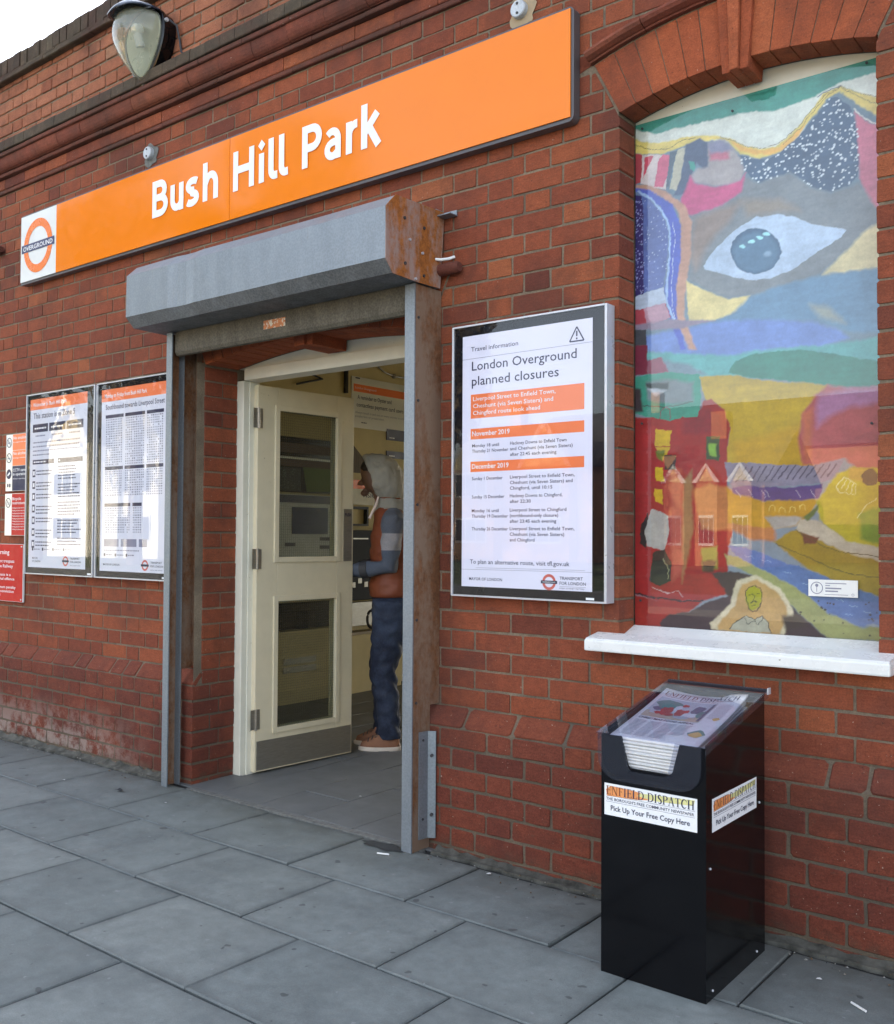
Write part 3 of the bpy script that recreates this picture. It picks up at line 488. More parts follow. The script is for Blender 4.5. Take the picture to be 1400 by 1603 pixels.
AW=Arch(WX0,WX1,WZ,.058,.213,.515)
def carve(poly,A):
    """take the arch and its opening out of a brick outline"""
    if len(poly)<3: return poly
    cx=sum(p[0] for p in poly)/len(poly); cz=sum(p[1] for p in poly)/len(poly)
    e0=A.pt(-A.a0,1); e1=A.pt(A.a0,1)
    if cx<e0[0]-.3 or cx>e1[0]+.3 or cz<A.zs-.1 or cz>A.up(A.c)+.12: return poly
    def skew(side):
        a=(A.x0,A.zs) if side<0 else (A.x1,A.zs); b=e0 if side<0 else e1
        nx,nz=(b[1]-a[1]),-(b[0]-a[0])
        if side<0: nx,nz=-nx,-nz
        l=math.hypot(nx,nz); nx/=l;nz/=l
        return nx,nz,-(nx*a[0]+nz*a[1])-.008
    side=-1 if cx<A.c else 1
    if cz<e0[1]+.012: return clip(poly,*skew(side))
    xr=max(p[0] for p in poly); xl=min(p[0] for p in poly)
    if xr>e0[0] and xl<e1[0]:
        cx=min(max(cx,e0[0]),e1[0])
        z=A.up(cx)+.008; sl=-(cx-A.c)/math.sqrt((A.Rr+A.th)**2-(cx-A.c)**2)
        return clip(poly,-sl,1,-(z-sl*cx))
    return poly
def row_spans(k):
    z0=Z0+k*CH; z1=z0+CH; S=[(XL,XR)]
    def cut(a,b):
        nonlocal S; T=[]
        for p,q in S:
            if b<=p or a>=q: T.append((p,q))
            else:
                if a>p: T.append((p,a))
                if b<q: T.append((b,q))
        S=T
    if z1<=DZ+.02: cut(DX0,DX1)
    if z0>=WZ0-.02 and z1<=WZ+.04: cut(WX0,WX1)
    return S
def flemish(a,b,phase,minw=.05):
    out=[]; per=.334
    k0=int((a-phase)/per)-2
    for k in range(k0,k0+int((b-a)/per)+6):
        c=phase+k*per; out+= [(c-.0525,c+.0525),(c+.0612,c+per-.0612)]
    out=[(max(p,a),min(q,b)) for p,q in out if q>a+.002 and p<b-.002]
    while len(out)>1 and out[0][1]-out[0][0]<minw: out=[(a,out[1][1])]+out[2:]
    while len(out)>1 and out[-1][1]-out[-1][0]<minw: out=out[:-2]+[(out[-2][0],b)]
    return out
O0=(0,0,0); UX=(1,0,0); VZ=(0,0,1); NF=(0,-1,0)
bricks=[]
for k in range(37):
    z0=Z0+k*CH+.0042; z1=Z0+(k+1)*CH-.0042
    for a,b in row_spans(k):
        par=k%2==0
        ph=-1.788 if par else -1.955
        ends=[]
        for i,(p,q) in enumerate(flemish(a,b,ph)):
            D=.012
            if b<0 and abs(q-DX0)<.001: D=.102 if par else .197
            if abs(p-DX1)<.001: D=.102 if par else .197
            if abs(q-WX0)<.001 or abs(p-WX1)<.001: D=.108
            jz=random.uniform(-.0012,.0012)
            poly=[(p,z0+jz),(q,z0+jz),(q,z1+jz),(p,z1+jz)]
            poly=carve(carve(poly,AD),AW)
            if len(poly)<3 or area(poly)<.0006: continue
            bricks.append(piece(poly,O0,UX,VZ,NF,D))
            if D>.05 and abs(q-DX0)<.001:
                y0=D+.009; y1=.2
                if y1-y0>.03: bricks.append(piece([(y0,z0),(y1,z0),(y1,z1),(y0,z1)],(DX0,0,0),(0,1,0),VZ,(1,0,0),.012))
            if D>.05 and abs(p-DX1)<.001:
                y0=D+.009; y1=.2
                if y1-y0>.03: bricks.append(piece([(y0,z0),(y1,z0),(y1,z1),(y0,z1)],(DX1,0,0),(0,1,0),VZ,(-1,0,0),.012))
pl=[]
for k in range(7):       # plinth courses
    z1=.472-k*.075-.0048; z0=max(z1-.0654,-.005)
    for a,b in ((XL,DX0-.0),(DX1,XR)):
        for p,q in flemish(a,b,-1.745 if k%2==0 else -1.91):
            D=.012
            if abs(q-DX0)<.001 or abs(p-DX1)<.001: D=.155 if k%2 else .10
            pl.append((k,piece([(p,z0),(q,z0),(q,z1),(p,z1)],(0,-.055,0),UX,VZ,NF,D,jit=.002,bev=.0026,cham=.005)))
            if D>.05:
                s=1 if abs(q-DX0)<.001 else -1
                X=DX0 if s>0 else DX1
                pl.append((k,piece([(D-.055+.009,z0),(.2,z0),(.2,z1),(D-.055+.009,z1)],(X,0,0),(0,1,0),VZ,(s,0,0),.012,jit=.002,bev=.004)))
# plinth and wall bricks share the limit of three hundred singly built ones
emit('brick',bricks,M['brick'],bld,limit=235)
emit('plinth_brick',[p for _,p in pl],M['brick_plinth'],bld,limit=110)
# chamfered plinth top bricks
ch=[]
def chamfer(a,b):
    x=a
    while x<b-.02:
        w=min(random.choice((.218,.222,.215,.11)),b-x); 
        if b-x-w<.06: w=b-x
        O=(0,-.055,.4765); V=Vector((0,.055,.066)).normalized(); N=Vector((0,-.066,.055)).normalized(); L=math.hypot(.055,.066)
        ch.append(piece([(x+.003,0),(x+w-.003,0),(x+w-.003,L),(x+.003,L)],O,UX,V,N,.02,jit=.002,bev=.004,cham=.008)); x+=w+.006
chamfer(XL,DX0); chamfer(DX1,XR)
emit('sloping_plinth_brick',ch,M['brick_plinth'],bld,limit=60)
for X,s in ((DX0,1),(DX1,-1)):
    for y0,y1 in (((.004,.098),(.107,.2)) if s>0 else ((.004,.2),)): bq=piece([(y0,.4765),(y1,.4765),(y1,.5375),(y0,.5375)],(X,0,0),(0,1,0),VZ,(s,0,0),.012,jit=.0015); add('jamb_brick',mkmesh('jamb_brick',bq[0],bq[1],M['brick_plinth'],attrs={'bcol':[.5]*len(bq[0])}),bld)
# mortar: front sheet with the openings left out, recessed behind the brick faces
mo=MB(); ym=.0030
def sheet(x0,x1,z0,z1,y=ym): mo.raw([(x0,y,z0),(x1,y,z0),(x1,y,z1),(x0,y,z1)],[(0,1,2,3)])
sheet(XL,DX0-.005,.54,4.0); sheet(DX1+.005,WX0-.005,.54,4.0); sheet(WX1+.005,XR,.54,4.0)
sheet(WX0-.005,WX1+.005,.54,WZ0)
for A in (AD,AW):
    n=24; xs=[A.x0-.005+(A.x1-A.x0+.01)*i/n for i in range(n+1)]
    for a,b in zip(xs[:-1],xs[1:]):
        za,zb=A.low(min(max(a,A.x0),A.x1))+.006,A.low(min(max(b,A.x0),A.x1))+.006
        mo.raw([(a,ym,za),(b,ym,zb),(b,ym,4.0),(a,ym,4.0)],[(0,1,2,3)])
        d=.26 if A is AD else .14
        mo.raw([(a,ym,za),(b,ym,zb),(b,d,zb),(a,d,za)],[(0,1,2,3)])
for x in (DX0-.0055,DX1+.0055): mo.raw([(x,ym-.05,-.02),(x,.25,-.02),(x,.25,DZ+.01),(x,ym-.05,DZ+.01)],[(0,1,2,3)])
for x in (WX0-.0055,WX1+.0055): mo.raw([(x,ym,WZ0),(x,.14,WZ0),(x,.14,WZ+.02),(x,ym,WZ+.02)],[(0,1,2,3)])
for a,b in ((XL,DX0-.0055),(DX1+.0055,XR)):
    mo.raw([(a,-.0518,-.02),(b,-.0518,-.02),(b,-.0518,.472),(a,-.0518,.472)],[(0,1,2,3)])
    mo.raw([(a,-.0518,.471),(b,-.0518,.471),(b,ym,.541),(a,ym,.541)],[(0,1,2,3)])
mo.build('mortar',M['mortar'],bld)
# arches: fan of rubbed bricks, raised keystone, terracotta label moulding over the window
def build_arch(A,n,kw,keydrop,keyproud,mat,depth,parent_name):
    P=[]; ka=math.atan((kw/2)/(A.zs+A.rise-A.fz))
    for side in (-1,1):
        for i in range(n):
            a0=ka+(A.a0-ka)*i/n; a1=ka+(A.a0-ka)*(i+1)/n; g=.0016
            q=[A.pt(side*(a0+g),0),A.pt(side*(a1-g),0),A.pt(side*(a1-g),1),A.pt(side*(a0+g),1)]
            P.append(piece(q,O0,UX,VZ,NF,depth,jit=.0004,bev=.0012,cham=.0015,mid=False,off=random.uniform(0,.001)))
    emit('voussoir',P,mat,bld,limit=40)
    # keystone in three fluted pieces
    b=A.pt(-ka,0); t=A.pt(-ka,1); zb=A.zs+A.rise-keydrop; zt=A.zs+A.rise+A.th+.02
    wb=kw/2*.96; wt=(A.c-t[0])*1.15
    KP=[]
    for (f0,f1,pr) in ((-1,-.36,keyproud*.55),(-.34,.34,keyproud),(.36,1,keyproud*.55)):
        KP.append(piece([(A.c+wb*f0,zb),(A.c+wb*f1,zb),(A.c+wt*f1,zt),(A.c+wt*f0,zt)],(0,-pr,0),UX,VZ,NF,depth+pr,jit=.0004,bev=.002,cham=.002,mid=False,off=0))
    emit('keystone',KP,mat,bld,limit=9)
build_arch(AW,6,.088,.042,.034,M['brick_rub'],.108,'')
build_arch(AD,10,.12,.05,.03,M['brick_rub'],.197,'')
def label_mould(A,x0,x1,th,seg=.215):
    prof=[(.0,.0),(-.020,.0),(-.022,.006),(-.03,.008),(-.045,.016),(-.052,.028),(-.048,.040),(-.036,.047),(-.030,.052),(-.012,.056),(.0,.056)]
    P=[]; x=x0
    while x<x1-.01:
        e=min(x+seg,x1); n=6; rings=[]
        for i in range(n+1):
            xx=x+.0015+(e-x-.003)*i/n; a=math.asin(max(-1,min(1,(xx-A.c)/(A.Rr+A.th)))); r0=A.Rr+A.th+.006
            rings.append([(A.c+(r0+h*.9)*math.sin(a),y+.004,A.cz+(r0+h*.9)*math.cos(a)) for y,h in prof])
        m=MB(); m.loft(rings); P.append((m.v,m.f)); x=e
    emit('label_mould_block',P,M['terracotta'],bld,limit=12,smooth=False)
label_mould(AW,-1.725,-.66,.21)
# cornice: runs of moulded blocks
def run(name,prof,L,mat,lim,jy=.0015,x0=XL,x1=XR,smooth=False,gap=.0025,minpx=60):
    P=[]; x=x0+random.uniform(0,L)
    while x<x1:
        w=L*random.uniform(.97,1.03); dy=random.uniform(-jy,jy); dz=random.uniform(-.001,.001); m=MB()
        m.prism([(y+dy,z+dz) for y,z in prof],'x',x+gap/2,x+w-gap/2); P.append((m.v,m.f)); x+=w
    emit(name,P,mat,bld,limit=lim,minpx=minpx)
def rnd(y0,y1,z0,z1,n=5):   # ovolo
    return [(y0+(y1-y0)*math.sin(R(90*i/n)),z0+(z1-z0)*(1-math.cos(R(90*i/n)))) for i in range(n+1)]
ZT=Z0+37*CH+.002
run('fillet_tile',[(.02,ZT),(-.013,ZT),(-.016,ZT+.004),(-.016,ZT+.019),(-.013,ZT+.022),(.02,ZT+.022)],.32,M['brick_soot'],22)
run('cornice_brick',[(.02,ZT+.027),(-.010,ZT+.027),(-.013,ZT+.031),(-.013,ZT+.083),(-.010,ZT+.087),(.02,ZT+.087)],.228,M['brick'],26)
run('fillet_tile',[(.02,ZT+.091),(-.034,ZT+.091),(-.037,ZT+.095),(-.037,ZT+.109),(-.034,ZT+.112),(.02,ZT+.112)],.32,M['brick_soot'],22)
run('moulded_cornice_block',[(.02,ZT+.116)]+[(-.042,ZT+.116)]+rnd(-.042,-.075,ZT+.118,ZT+.176)+[(-.078,ZT+.182),(.02,ZT+.182)],.24,M['terracotta'],24)
run('fillet_tile',[(.02,ZT+.185),(-.086,ZT+.185),(-.09,ZT+.189),(-.09,ZT+.206),(-.086,ZT+.209),(.02,ZT+.209)],.32,M['brick_soot'],22)
run('cornice_top_brick',[(.02,ZT+.213),(-.094,ZT+.213),(-.097,ZT+.217),(-.094,ZT+.268),(-.088,ZT+.275),(-.002,ZT+.300),(.02,ZT+.300)],.112,M['brick_cap'],60)
par=[]
PZ=3.583
for k in range(6):
    z0=PZ+k*.0735+.0048; z1=z0+.064
    if k==5: z1=z0+.055
    for p,q in flemish(XL,XR,-1.72 if k%2 else -1.553): par.append(piece([(p,z0),(q,z0),(q,z1),(p,z1)],(0,-.004,0),UX,VZ,NF,.012,jit=.002,bev=.0035,cham=.006))
emit('parapet_brick',par,M['brick_par'],bld,limit=150)
CZ=PZ+.425
run('creasing_tile',[(.25,CZ-.03),(-.038,CZ-.03),(-.044,CZ-.026),(-.044,CZ-.008),(-.040,CZ-.004),(.25,CZ-.004)],.165,M['brick_cap'],36)
run('creasing_tile',[(.25,CZ-.002),(-.03,CZ-.002),(-.034,CZ+.002),(-.034,CZ+.012),(-.03,CZ+.015),(.25,CZ+.015)],.165,M['brick_cap'],36)
run('coping_brick',[(.21,CZ+.018),(-.018,CZ+.018),(-.024,CZ+.026),(-.024,CZ+.108),(-.014,CZ+.122),(.20,CZ+.122),(.21,CZ+.115)],.0745,M['brick_cap'],60,jy=.006,gap=.009)
mc=MB(); mc.box(XL,XR,-.01,.2,CZ+.014,CZ+.105); mc.box(XL,XR,.016,.2,3.5,CZ+.014); mc.box(XL,XR,.0055,.03,ZT+.002,ZT+.29); mc.build('parapet_core',M['mortar'],bld)
# shell, roof, inner room and an added sun screen
sh=MB(); IX0,IX1,IY1,IZ=-5.30,-1.75,4.9,2.95
sh.box(XL,-4.25,4.9,5.1,0,3.4); sh.box(-2.15,XR,4.9,5.1,0,3.4); sh.box(-4.25,-2.15,4.9,5.1,2.3,3.4); sh.box(XL,XR,5.1,11.5,3.15,3.3); sh.box(XL,XR,4.9,5.1,3.4,4.0); sh.box(XL,XL+.2,.26,4.9,0,4.0); sh.box(XR-.2,XR,.26,4.9,0,4.0); sh.box(XL,XR,.2,5.1,3.45,3.55)  # slab behind the back wall: unseen, added to keep sun out of the hall

sh.box(XL,DX0-.02,.145,.25,0,3.4); sh.box(DX1+.02,WX0-.02,.145,.25,0,3.4); sh.box(WX0-.02,XR,.145,.25,0,3.4); sh.box(DX0-.02,DX1+.02,.145,.25,2.13,3.4)
sh.build('wall_core_and_sun_screen',M['mortar'],bld)
pz=MB(); pz.box(IX0-.1,IX0,.2505,IY1,0,IZ); pz.box(IX1,IX1+.1,.2505,IY1,0,IZ); pz.box(IX0,-4.25,IY1-.02,IY1-.001,0,IZ); pz.box(-2.15,IX1,IY1-.02,IY1-.001,0,IZ); pz.box(-4.25,-2.15,IY1-.02,IY1-.001,2.3,IZ)
pz.box(IX0-.0,DX0-.02,.2505,.262,0,IZ); pz.box(DX1+.02,IX1,.2505,.262,0,IZ); pz.box(DX0-.02,DX1+.02,.2505,.262,2.12,IZ)
pz.build('inner_wall',M['plaster'],bld)
MB().box(IX0-.1,IX1+.1,.25,IY1,IZ,IZ+.05).build('ceiling',M['ceiling'],bld)
fl=MB().box(IX0-.1,IX1+.1,-.08,IY1,-.159,-.006).build('floor',M['joint'],kind='structure')
T=[]
for i in range(14):
    x=-5.42+.292*i
    for j in range(10):
        y=-.08+.58*j-(.29 if i%2 else 0); 
        y0,y1=max(y,-.08),min(y+.58,4.88)
        if y1-y0>.05: T.append(piece([(x+.002,y0+.002),(x+.29,y0+.002),(x+.29,y1-.002),(x+.002,y1-.002)],(0,0,.002),UX,(0,1,0),VZ,.02,jit=.0005,bev=.0015,off=random.uniform(-.0006,.0006)))
emit('floor_slab',T,M['tile'],fl,limit=60)
# door frame and leaves
fr=MB(); fr.box(DX0-.012,-3.832,.2,.235,-.002,1.975,bev=.004); fr.box(-3.848,-3.826,.2351,.30,0,1.975,bev=.003)
fr.box(-2.518,DX1+.012,.2,.235,-.002,1.975,bev=.004); fr.box(-2.524,-2.502,.2351,.30,0,1.975,bev=.003)
fr.box(-3.832,-2.518,.2005,.30,1.975,2.035,bev=.004)
n=20
pts=[(DX0+(DX1-DX0)*i/n,AD.low(DX0+(DX1-DX0)*i/n)+.002) for i in range(n+1)]
fr.prism([(DX0-.0,2.036)]+[(p[0],max(p[1],2.037)) for p in pts]+[(DX1,2.036)],'y',.212,.24)
frame=fr.build('door_frame',M['frame_paint'],bld)
def leaf(hx,hy,ang,s):
    """door leaf built closed along +X*s from the hinge, then swung about the hinge post"""
    W,H,Tk=.645,1.958,.044
    rot=Matrix.Translation((hx,hy,0))@Matrix.Rotation(ang,4,'Z')
    def T(mb): mb.v=[tuple(rot@Vector(v)) for v in mb.v]; return mb
    X=lambda a,b:(min(s*a,s*b),max(s*a,s*b))
    d=MB(); gl=[(.128,.528,1.082,1.845),(.128,.528,.215,.868)]
    def bx(a,b,z0,z1,y0=0,y1=Tk,bev=.003):
        p,q=X(a,b); d.box(p,q,y0,y1,z0,z1,bev=bev)
    bx(0,.128,.012,H); bx(.528,W,.012,H); bx(.1281,.5279,.012,.215); bx(.1281,.5279,.868,1.082); bx(.1281,.5279,1.845,H)
    lf=T(d).build('door_leaf',M['cream_paint'],bld)
    for a,b,z0,z1 in gl:
        m=MB()
        for y0,y1 in ((-.009,.006),(Tk-.006,Tk+.009)):
            for (p,q,r,t) in ((a-.022,a+.006,z0-.022,z1+.022),(b-.006,b+.022,z0-.022,z1+.022),(a+.0061,b-.0061,z0-.022,z0+.006),(a+.0061,b-.0061,z1-.006,z1+.022)):
                e,f=X(p,q); m.box(e,f,y0,y1,r,t,bev=.003)
        T(m).build('glazing_bead',M['cream_paint'],lf)
        e,f=X(a+.001,b-.001); T(MB().box(e,f,Tk/2-.003,Tk/2+.003,z0+.001,z1-.001)).build('glass_pane',M['door_glass'],lf)
        w=MB(); k=a+.013
        while k<b: e=s*k; w.box(e-.0004,e+.0004,Tk/2-.0040,Tk/2-.0032,z0,z1); k+=.0135
        k=z0+.013
        while k<z1: e,f=X(a,b); w.box(e,f,Tk/2-.0047,Tk/2-.0041,k-.0004,k+.0004); k+=.0135
        T(w).build('wire_mesh',M['dark_gap'],lf,kind='stuff')
    yk=(-.003,-.0005) ; yk2=(Tk+.0005,Tk+.003)
    for y0,y1 in (yk,yk2):
        e,f=X(.010,W-.008); k=T(MB().box(e,f,y0,y1,.020,.165)).build('kick_plate',M['steel'],lf)
        e,f=X(.575,W-.012); T(MB().box(e,f,y0,y1,1.06,1.345)).build('push_plate',M['steel'],lf)
    for z in (1.79,1.08,.275):
        h=MB(); e,f=X(-.028,.028); h.box(e,f,-.0032,-.001,z-.05,z+.05); h.tube([(0,-.008,z-.052),(0,-.008,z+.052)],.0065,8)
        T(h).build('hinge',M['steel'],lf)
    p=Print(rot@Vector((s*.578 if s>0 else s*(W-.014),-.0034,1.318)),rot.to_3x3()@Vector((1,0,0)),(0,0,1),rot.to_3x3()@Vector((0,-1,0)))
    return lf,rot
lfA,rotA=leaf(-3.795,.262,R(85.5),1)
lfB,rotB=leaf(-2.548,.262,R(-84),-1)
# platform side, seen only as light through the hall
MB().box(-30,20,5.1,11.0,-.159,-.01).build('platform',M['tile'],kind='structure')
def put_push():
    p=Print(rotA@Vector((.582,-.0036,1.305)),rotA.to_3x3()@Vector((1,0,0)),(0,0,1),rotA.to_3x3()@Vector((0,-1,0)))
    p.text('PUSH',0,0,.018,.044,.02,0,1); p.build('push_lettering',M['ink'],lfA)
put_push()
# window sill and timber head board behind the arch
MB().box(-1.700,-.722,-.092,.0,.815,.853,bev=.006).prism([(-.088,.851),(-.001,.8536),(.112,.893),(.112,.82),(-.088,.82)],'x',WX0+.001,WX1-.001).prism([(-.090,.851),(-.0012,.851),(-.0012,.872),(-.082,.8575)],'x',-1.697,-.725).build('window_sill',M['white_paint'],bld)
n=16; pts=[(WX0+(WX1-WX0)*i/n,AW.low(WX0+(WX1-WX0)*i/n)+.003) for i in range(n+1)]
MB().prism([(WX0,2.62)]+pts+[(WX1,2.62)],'y',.122,.14).build('timber_head_board',M['frame_paint'],bld)
# ---------------------------------------------------------------- mural
def _deep(c,z):   # deepens lower colours against reflected haze; upper ones keep sky haze painted in
    k=min(1,max(0,(1150-z)/350)); g=c.mean(); return np.clip(((c-g)*1.14+g)*(1-.22*k)*(.92),.004,1)
def paint():
    x0,x1,z0,z1=-1.616,-.776,.853,2.6675; st=.0027
    nx=int((x1-x0)/st)+1; nz=int((z1-z0)/st)+1
    X,Z=np.meshgrid(np.linspace(x0,x1,nx),np.linspace(z0,z1,nz))
    U=(X+1.622)*1000; V=(Z-.885)*1000
    rng=np.random.RandomState(3)
    def vn(sc,sx=1.0):
        gx=int((x1-x0)*1000/sc*sx)+3; gz=int((z1-z0)*1000/sc)+3; G=rng.rand(gz,gx)
        a=(X-x0)/(x1-x0)*(gx-2); b=(Z-z0)/(z1-z0)*(gz-2); i=a.astype(int); j=b.astype(int); fa=a-i; fb=b-j; fa=fa*fa*(3-2*fa); fb=fb*fb*(3-2*fb)
        return (G[j,i]*(1-fa)+G[j,i+1]*fa)*(1-fb)+(G[j+1,i]*(1-fa)+G[j+1,i+1]*fa)*fb-.5
    wu=vn(26)*5+vn(9)*4; wv=vn(26)*5+vn(9)*4
    U2=U+wu; V2=V+wv
    C=np.zeros((nz,nx,3)); C[:]=(.2,.24,.27)
    for kind,col,w,pts in MURAL:
        c=np.array(lin(col)); c=_deep(c,np.mean([q_[1] for q_ in pts])); P=np.array(pts,float)
        a0=min(P[:,0])-20-w*2; a1=max(P[:,0])+20+w*2; b0=min(P[:,1])-20-w*2; b1=max(P[:,1])+20+w*2
        js=np.where((V[:,0]>=b0)&(V[:,0]<=b1))[0]; is_=np.where((U[0]>=a0)&(U[0]<=a1))[0]
        if len(js)==0 or len(is_)==0: continue
        sl=(slice(js[0],js[-1]+1),slice(is_[0],is_[-1]+1)); u=U2[sl]; v=V2[sl]
        d=np.full(u.shape,1e9); inside=np.zeros(u.shape,bool); n=len(P)
        for i in range(n if kind=='p' else n-1):
            ax,ay=P[i]; bx,by=P[(i+1)%n]; ex,ey=bx-ax,by-ay; L=ex*ex+ey*ey+1e-9
            t=np.clip(((u-ax)*ex+(v-ay)*ey)/L,0,1); d=np.minimum(d,np.hypot(u-ax-t*ex,v-ay-t*ey))
            if kind=='p':
                cr=((ay>v)!=(by>v))&(u<(bx-ax)*(v-ay)/((by-ay) if by!=ay else 1e-9)+ax); inside^=cr
        if kind=='p': sdv=np.where(inside,d,-d); k=np.clip(sdv/(1.6+w*2.0)+.5,0,1)
        else: k=np.clip((max(w*.62,1.6)/2-d)/1.5+.5,0,1)
        br=1+vn(60)[sl]*.2+vn(9,.22)[sl]*.13+vn(5,1)[sl]*.10
        C[sl]=C[sl]*(1-k[...,None])+np.clip(c*br[...,None],0,1)*k[...,None]
    # dots in the dark slate field and in the blue shape
    def dots(poly,n,rmin,rmax,col):
        P=np.array(poly,float); k=0
        while k<n:
            a=rng.uniform(P[:,0].min(),P[:,0].max()); b=rng.uniform(P[:,1].min(),P[:,1].max()); ins=False
            for i in range(len(P)):
                p,q=P[i],P[(i+1)%len(P)]
                if (p[1]>b)!=(q[1]>b) and a<(q[0]-p[0])*(b-p[1])/(q[1]-p[1]+1e-9)+p[0]: ins=not ins
            k+=1
            if not ins: continue
            r=rng.uniform(rmin,rmax); i=int((a/1000-1.622-x0)/st); j=int((b/1000+.885-z0)/st); h=4
            s_=(slice(max(j-h,0),j+h),slice(max(i-h,0),i+h)); d=np.hypot(U[s_]-a,(V[s_]-b)*1.2); m=np.clip((r-d)/1.5+.5,0,1)[...,None]
            C[s_]=C[s_]*(1-m)+np.array(lin(col))*m
    slate=[p for p in MURAL if p[1]==(78,98,120)][0][3]; dots(slate,520,2.0,4.2,(215,222,225))
    dots([p for p in MURAL if p[1]==(45,36,98)][0][3],160,1.5,3,(170,170,215)); dots([p for p in MURAL if p[1]==(96,112,165)][0][3],110,1.2,2.6,(185,198,225))
    dots([(560,80),(760,0),(840,0),(840,120),(640,150)],40,2,4,(60,50,40))
    C=np.clip(C*(1+vn(180)[...,None]*.1),0,1)
    v=np.stack([X.ravel(),np.full(X.size,.118),Z.ravel()],1)
    idx=np.arange(nx*nz).reshape(nz,nx); f=np.stack([idx[:-1,:-1],idx[:-1,1:],idx[1:,1:],idx[1:,:-1]],-1).reshape(-1,4)
    me=bpy.data.meshes.new('painted_board'); me.vertices.add(len(v)); me.vertices.foreach_set('co',v.ravel())
    me.loops.add(f.size); me.loops.foreach_set('vertex_index',f.ravel()); me.polygons.add(len(f)); me.polygons.foreach_set('loop_start',np.arange(0,f.size,4)); 
    me.update(calc_edges=True)
    a=me.color_attributes.new('paint','FLOAT_COLOR','POINT'); a.data.foreach_set('color',np.concatenate([C.reshape(-1,3),np.ones((nx*nz,1))],1).ravel())
    q=NT('artist_paint_with_haze'); c=q.attr('paint').outputs['Color']
    c=q.mix(.7,c,q.ramp(q.noise(38,6,.75),[(.3,.78),(.7,1.18)]),'MULTIPLY')
    q.set('Base Color',c); q.set('Roughness',.6); q.bump(q.noise(90,4,.6),.2,.002); me.materials.append(q.m)
    return me
mur=thing('mural_panel','tall hand painted mural with a large eye filling the arched blind window','mural',(-1.196,.11,.853))
add('painted_board',paint(),mur)
MB().box(-1.6165,-.7755,.119,.1215,.8535,2.668).build('backing_board',M['frame_paint'],mur)
MB().box(-1.612,-.780,.1085,.1115,.858,2.662).build('acrylic_sheet',M['mural_sheet'],mur)
for x,z in ((-1.585,2.645),(-1.255,2.62),(-.83,2.655),(-1.59,.98),(-1.585,1.6),(-.82,1.55)):
    MB().tube([(x,.1095,z),(x,.1055,z)],.0042,8).build('fixing_screw',M['dark_gap'],mur)
tg=thing('artist_name_plate','small cream artist name plate stuck low on the right of the mural','plaque',(-.94,.107,1.06))
MB().box(-1.010,-.862,.1062,.1082,1.021,1.073).build('plate',M['white_paint'],tg)
p=Print((-1.010,.1058,1.021),UX,VZ,NF); p.ring(.026,.026,.019,.0165,0,1,24); p.ribbon([(.026,.014),(.026,.030)],.002,0,1); p.ring(.026,.034,.005,0,0,1,12)
p.rect(.052,.040,.115,.0425,0,1); p.rect(.052,.033,.066,.0355,0,1); p.rect(.052,.024,.10,.028,0,1); p.rect(.052,.015,.09,.019,0,1); p.rect(.05,.006,.12,.0075,0,1); p.ring(.134,.008,.004,.003,0,1,12); p.build('printed_marks',M['grey_ink'],tg)
# ---------------------------------------------------------------- orange station name sign
sg=thing('station_name_sign','long orange enamel station name board reading Bush Hill Park above the door','sign',(-3.675,0,2.69))
SX0,SX1,SZ0,SZ1=-5.571,-1.786,2.687,3.076; sy=-.05
def rr(x0,x1,z0,z1,r,corners=(1,1,1,1),n=5):
    P=[]
    for (cx,cz,a),c in zip(((x0+r,z0+r,180),(x1-r,z0+r,270),(x1-r,z1-r,0),(x0+r,z1-r,90)),corners):
        if c: P+= [(cx+r*math.cos(R(a+90*i/n)),cz+r*math.sin(R(a+90*i/n))) for i in range(n+1)]
        else: P.append((x0 if a in (180,90) else x1, z0 if a in (180,270) else z1))
    return P
MB().prism(rr(SX0-.006,SX1+.012,SZ0-.014,SZ1+.010,.022,(0,1,1,0)),'y',-.044,-.004).build('backing_tray',M['trim_dark'],sg)
def plate(name,x0,x1,mat,c=(0,0,0,0),dent=False):
    if not dent: m=MB(); m.prism(rr(x0,x1,SZ0,SZ1,.012,c),'y',sy,-.0445); return m.build(name,mat,sg)
    m=MB(); nx=int((x1-x0)/.03); nz=12; v=[]
    for j in range(nz+1):
        for i in range(nx+1):
            x=x0+(x1-x0)*i/nx; z=SZ0+(SZ1-SZ0)*j/nz; e=min(1,min(x-x0,x1-x,z-SZ0,SZ1-z)/.03)
            v.append((x,sy+e*(.0008*math.sin(x*5.3+z*2)+.0004*math.sin(x*11.7-z*9)+.0004*math.sin(z*17+x*3)),z))
    f=[(j*(nx+1)+i,j*(nx+1)+i+1,(j+1)*(nx+1)+i+1,(j+1)*(nx+1)+i) for j in range(nz) for i in range(nx)]
    m.raw(v,f); b=len(v); m.raw([(x0,-.0445,SZ0),(x1,-.0445,SZ0),(x1,-.0445,SZ1),(x0,-.0445,SZ1),(x0,sy,SZ0),(x1,sy,SZ0),(x1,sy,SZ1),(x0,sy,SZ1)],[(0,1,5,4),(1,2,6,5),(2,3,7,6),(3,0,4,7)])
    o=m.build(name,mat,sg); o.data.polygons.foreach_set('use_smooth',[True]*len(o.data.polygons)); o.data.set_sharp_from_angle(angle=R(30)); return o
plate('roundel_plate',SX0,-5.1825,M['white_enamel'])
plate('enamel_plate',-5.1815,-3.6525,M['orange'],dent=True)
plate('enamel_plate',-3.6495,SX1,M['orange'],dent=True)
ltz=.0032
p=Print((0,sy-ltz*.35,0),UX,VZ,NF)
roundel(p,-5.378,2.880,.158,'OVERGROUND',0,1,2,1,1.14,.30)
p.build('roundel_emblem',[plain('roundel_orange',(.86,.19,.02),.25,var=.02),M['navy'],M['white_ink']],sg)
H=.187; S=.19; zb=2.812
